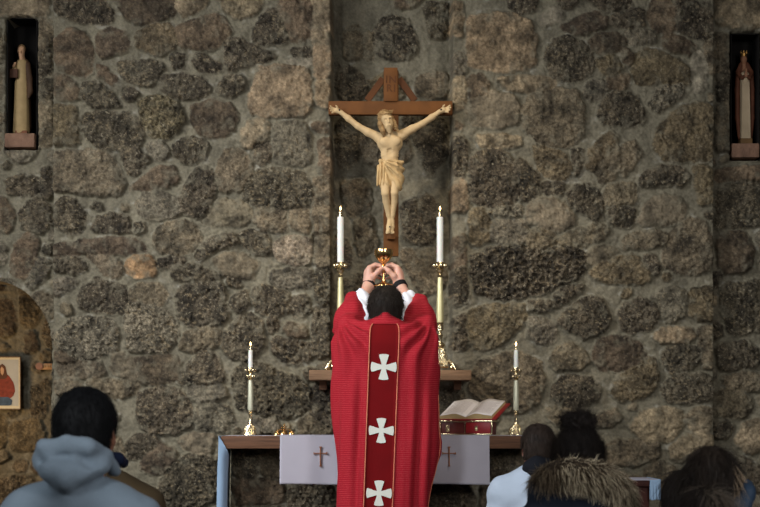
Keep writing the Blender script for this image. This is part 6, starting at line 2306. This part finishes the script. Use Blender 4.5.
V = V + N * np.where(zr, 0.006 * np.sin(V[:, 0] * 230 + 4 * np.sin(V[:, 2] * 90)), 0.003 * np.sin(np.arctan2(V[:, 0] - X(577, D), V[:, 2] - Z(428, D)) * 55))[:, None]
rng = np.random.default_rng(7)
# back hair is swept up to the bun
top = np.array([X(576, D), D - 0.05, Z(434, D)])
i = rng.choice(np.nonzero(V[:, 2] < Z(436, D))[0], 4200)
r0 = V[i]; d = top - r0
nn = N[i]; d -= nn * (d * nn).sum(1)[:, None]; d /= np.linalg.norm(d, axis=1)[:, None] + 1e-6
d = d + nn * 0.10 + rng.normal(0, 0.05, d.shape); d /= np.linalg.norm(d, axis=1)[:, None]
s1 = strands(r0, d, rng.uniform(0.03, 0.07, len(r0)), 0.0010, 4, 0.0, 0.05, 2)
i = rng.choice(np.nonzero(V[:, 2] >= Z(436, D))[0], 2200)
d = np.cross(N[i], rng.normal(0, 1, (len(i), 3))); d /= np.linalg.norm(d, axis=1)[:, None]; d = d + N[i] * 0.3
d /= np.linalg.norm(d, axis=1)[:, None]
s2 = strands(V[i], d, rng.uniform(0.02, 0.045, len(i)), 0.0010, 5, 0.1, 0.45, 3)
Vj, Fj = join([(V, Fc), s1, s2])
tag(mesh_obj('hair', Vj, Fj, mat('very_dark_hair', (34, 28, 24), 0.6, var=0.3, vscale=30), wom), 'dark hair gathered in a loose bun')
# fur trim
ctl = np.array([(538, 484, 0.02), (543, 476, -0.07), (554, 470, -0.135), (572, 468, -0.165), (590, 471.5, -0.165), (606, 478, -0.135), (618, 488, -0.085), (623, 502, -0.02)])
tt = np.linspace(0, 1, len(ctl)); tq = np.linspace(0, 1, 60)
cp = np.stack([np.interp(tq, tt, ctl[:, k_]) for k_ in range(3)], 1)
for _ in range(6):
    cp[1:-1] = 0.5 * cp[1:-1] + 0.25 * (cp[:-2] + cp[2:])
core = [(X(a, D), D + dy, Z(c, D)) for a, c, dy in cp]
rad = 0.028 + 0.010 * np.sin(tq * PI)
g = MB(); g.tube(core, list(rad), 12)
fur = g.build('fur_trim', mat('fur_undercoat', (52, 42, 32), 0.9), tp)
tag(fur, 'long tan and brown fur along the hood edge')
for mname, colr, n, lnn, rd, sd in (('fur_brown', (58, 45, 33), 4200, 0.042, 0.0014, 1), ('fur_tan', (122, 106, 84), 3000, 0.050, 0.0014, 2), ('fur_cream', (214, 198, 166), 1500, 0.056, 0.0013, 3)):
    rng = np.random.default_rng(sd)
    k_ = rng.uniform(0, len(core) - 1.001, n)
    if sd == 3: k_ = (len(core) - 1.001) * np.sqrt(rng.uniform(0.1, 1, n))
    i0 = k_.astype(int); fr = (k_ - i0)[:, None]
    co = np.array(core)
    c = co[i0] * (1 - fr) + co[i0 + 1] * fr
    ax = co[i0 + 1] - co[i0]; ax /= np.linalg.norm(ax, axis=1)[:, None]
    rv = rng.normal(0, 1, (n, 3)); rv -= ax * (rv * ax).sum(1)[:, None]; rv /= np.linalg.norm(rv, axis=1)[:, None]
    rd0 = rad[i0][:, None]
    root = c + rv * rd0 * 0.85
    d = rv * 0.9 + np.array([0.25, -0.15, -0.75]) + ax * 0.25 + rng.normal(0, 0.22, (n, 3))
    d /= np.linalg.norm(d, axis=1)[:, None]
    Vf, Ff = strands(root, d, lnn * rng.uniform(0.6, 1.15, n), rd, 4, 0.35, 0.15, sd)
    o = mesh_obj('fur', Vf, Ff, mat(mname, colr, 0.7, var=0.15, vscale=30), fur)
    o['kind'] = 'stuff'


# --- long haired woman in a blue jacket, far right
def long_hair(T, headsc, m, parent, drop, n, seed, light=None, width=1.0, shift=0.0):
    hp = lambda x, y, z: np.array(T @ Vector((x * headsc, y * headsc, z * headsc)))
    R3 = T.to_3x3().to_4x4()
    b = SDF()
    b.ell(hp(0, -0.014, 0.026), (0.087 * headsc * width, 0.102 * headsc, 0.096 * headsc), 0.02, R3)
    for sg in (-1, 0, 1):
        b.cone(hp(sg * 0.042, -0.045 if sg == 0 else -0.030, -0.01), hp(sg * 0.056 + shift, -0.075 if sg == 0 else -0.055, -drop), 0.056 * headsc, 0.050 * headsc, 0.03)
    b.ell(hp(0, 0.100, -0.045), (0.10 * headsc, 0.085 * headsc, 0.13 * headsc), 0.01, R3, True)
    V, Fc = b.mesh(0.006, 1)
    N = vnormals(V, Fc)
    V = V + N * (0.0025 * np.sin(np.arctan2(V[:, 0] - hp(0, 0, 0)[0], -(V[:, 1] - hp(0, 0, 0)[1])) * 42 + 2 * np.sin(V[:, 2] * 20)))[:, None]
    hs = comb(V, Fc, n, 0.075, 0.0010, seed, hp(0, 0.0, 0.10), 1.4, 0.06, 0.25, 0.06, 5)
    Vj, Fj = join([(V, Fc), hs])
    o = mesh_obj('hair', Vj, Fj, m, parent)
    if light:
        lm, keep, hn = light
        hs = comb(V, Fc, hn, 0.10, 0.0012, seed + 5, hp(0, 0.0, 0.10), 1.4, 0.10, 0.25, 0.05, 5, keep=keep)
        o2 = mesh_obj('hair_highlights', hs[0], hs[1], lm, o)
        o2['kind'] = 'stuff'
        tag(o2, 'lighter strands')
    return o


M_blue = mat('blue_jacket', (44, 60, 78), 0.6, var=0.25, vscale=9, bump=0.4, bscale=30)


def blue_post(b, q, hx_, hz_, D):
    P_ = lambda px, py, dy: (X(px, D), D + dy, Z(py, D))
    b.chain([P_(740, 504, -0.08), P_(743, 492, -0.07), P_(745, 484, -0.03)], [0.024, 0.022, 0.016], 0.02)
    b.chain([P_(690, 500, -0.05), P_(712, 505, -0.10), P_(738, 500, -0.06)], [0.022, 0.024, 0.022], 0.02)


D = 6.0
w4, T, q, tp = kneel('person', 'woman with long straight brown hair and blue jacket at the far right', 712, 483, D, NF, bcx=722, skin=mat('skin_light', (206, 170, 146), 0.55, sss=0.1), top=M_blue, top_name='jacket',
                     infl=0.02, shoulder=0.165, post=blue_post, hyaw=math.radians(-14))
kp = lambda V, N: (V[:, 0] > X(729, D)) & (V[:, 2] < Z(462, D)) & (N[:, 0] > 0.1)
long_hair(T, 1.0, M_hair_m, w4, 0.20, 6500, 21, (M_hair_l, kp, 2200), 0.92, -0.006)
# --- dark haired child beside her
D = 6.7
w5, T, q, tp = kneel('person', 'dark haired child half hidden behind the long haired woman', 684, 499, D, NF, bcx=686, skin=mat('skin_rosy', (150, 88, 66), 0.55, sss=0.1), top=mat('dark_green_top', (34, 40, 36), 0.9), top_name='jacket',
                     infl=0.015, shoulder=0.125, headsc=0.9, hyaw=math.radians(18))
long_hair(T, 0.9, MATS['very_dark_hair'], w5, 0.15, 2600, 22, None, 0.98)
# --- nearest head, only its crown in view
D = 5.3
w6, T, q, tp = kneel('person', 'person with dark parted hair nearest the camera, only the top of the head showing', 704, 530, D, NF, bcx=704, skin=M_skin2, top=mat('black_coat', (20, 21, 24), 0.9), top_name='coat',
                     infl=0.02, shoulder=0.16, htilt=math.radians(-12))
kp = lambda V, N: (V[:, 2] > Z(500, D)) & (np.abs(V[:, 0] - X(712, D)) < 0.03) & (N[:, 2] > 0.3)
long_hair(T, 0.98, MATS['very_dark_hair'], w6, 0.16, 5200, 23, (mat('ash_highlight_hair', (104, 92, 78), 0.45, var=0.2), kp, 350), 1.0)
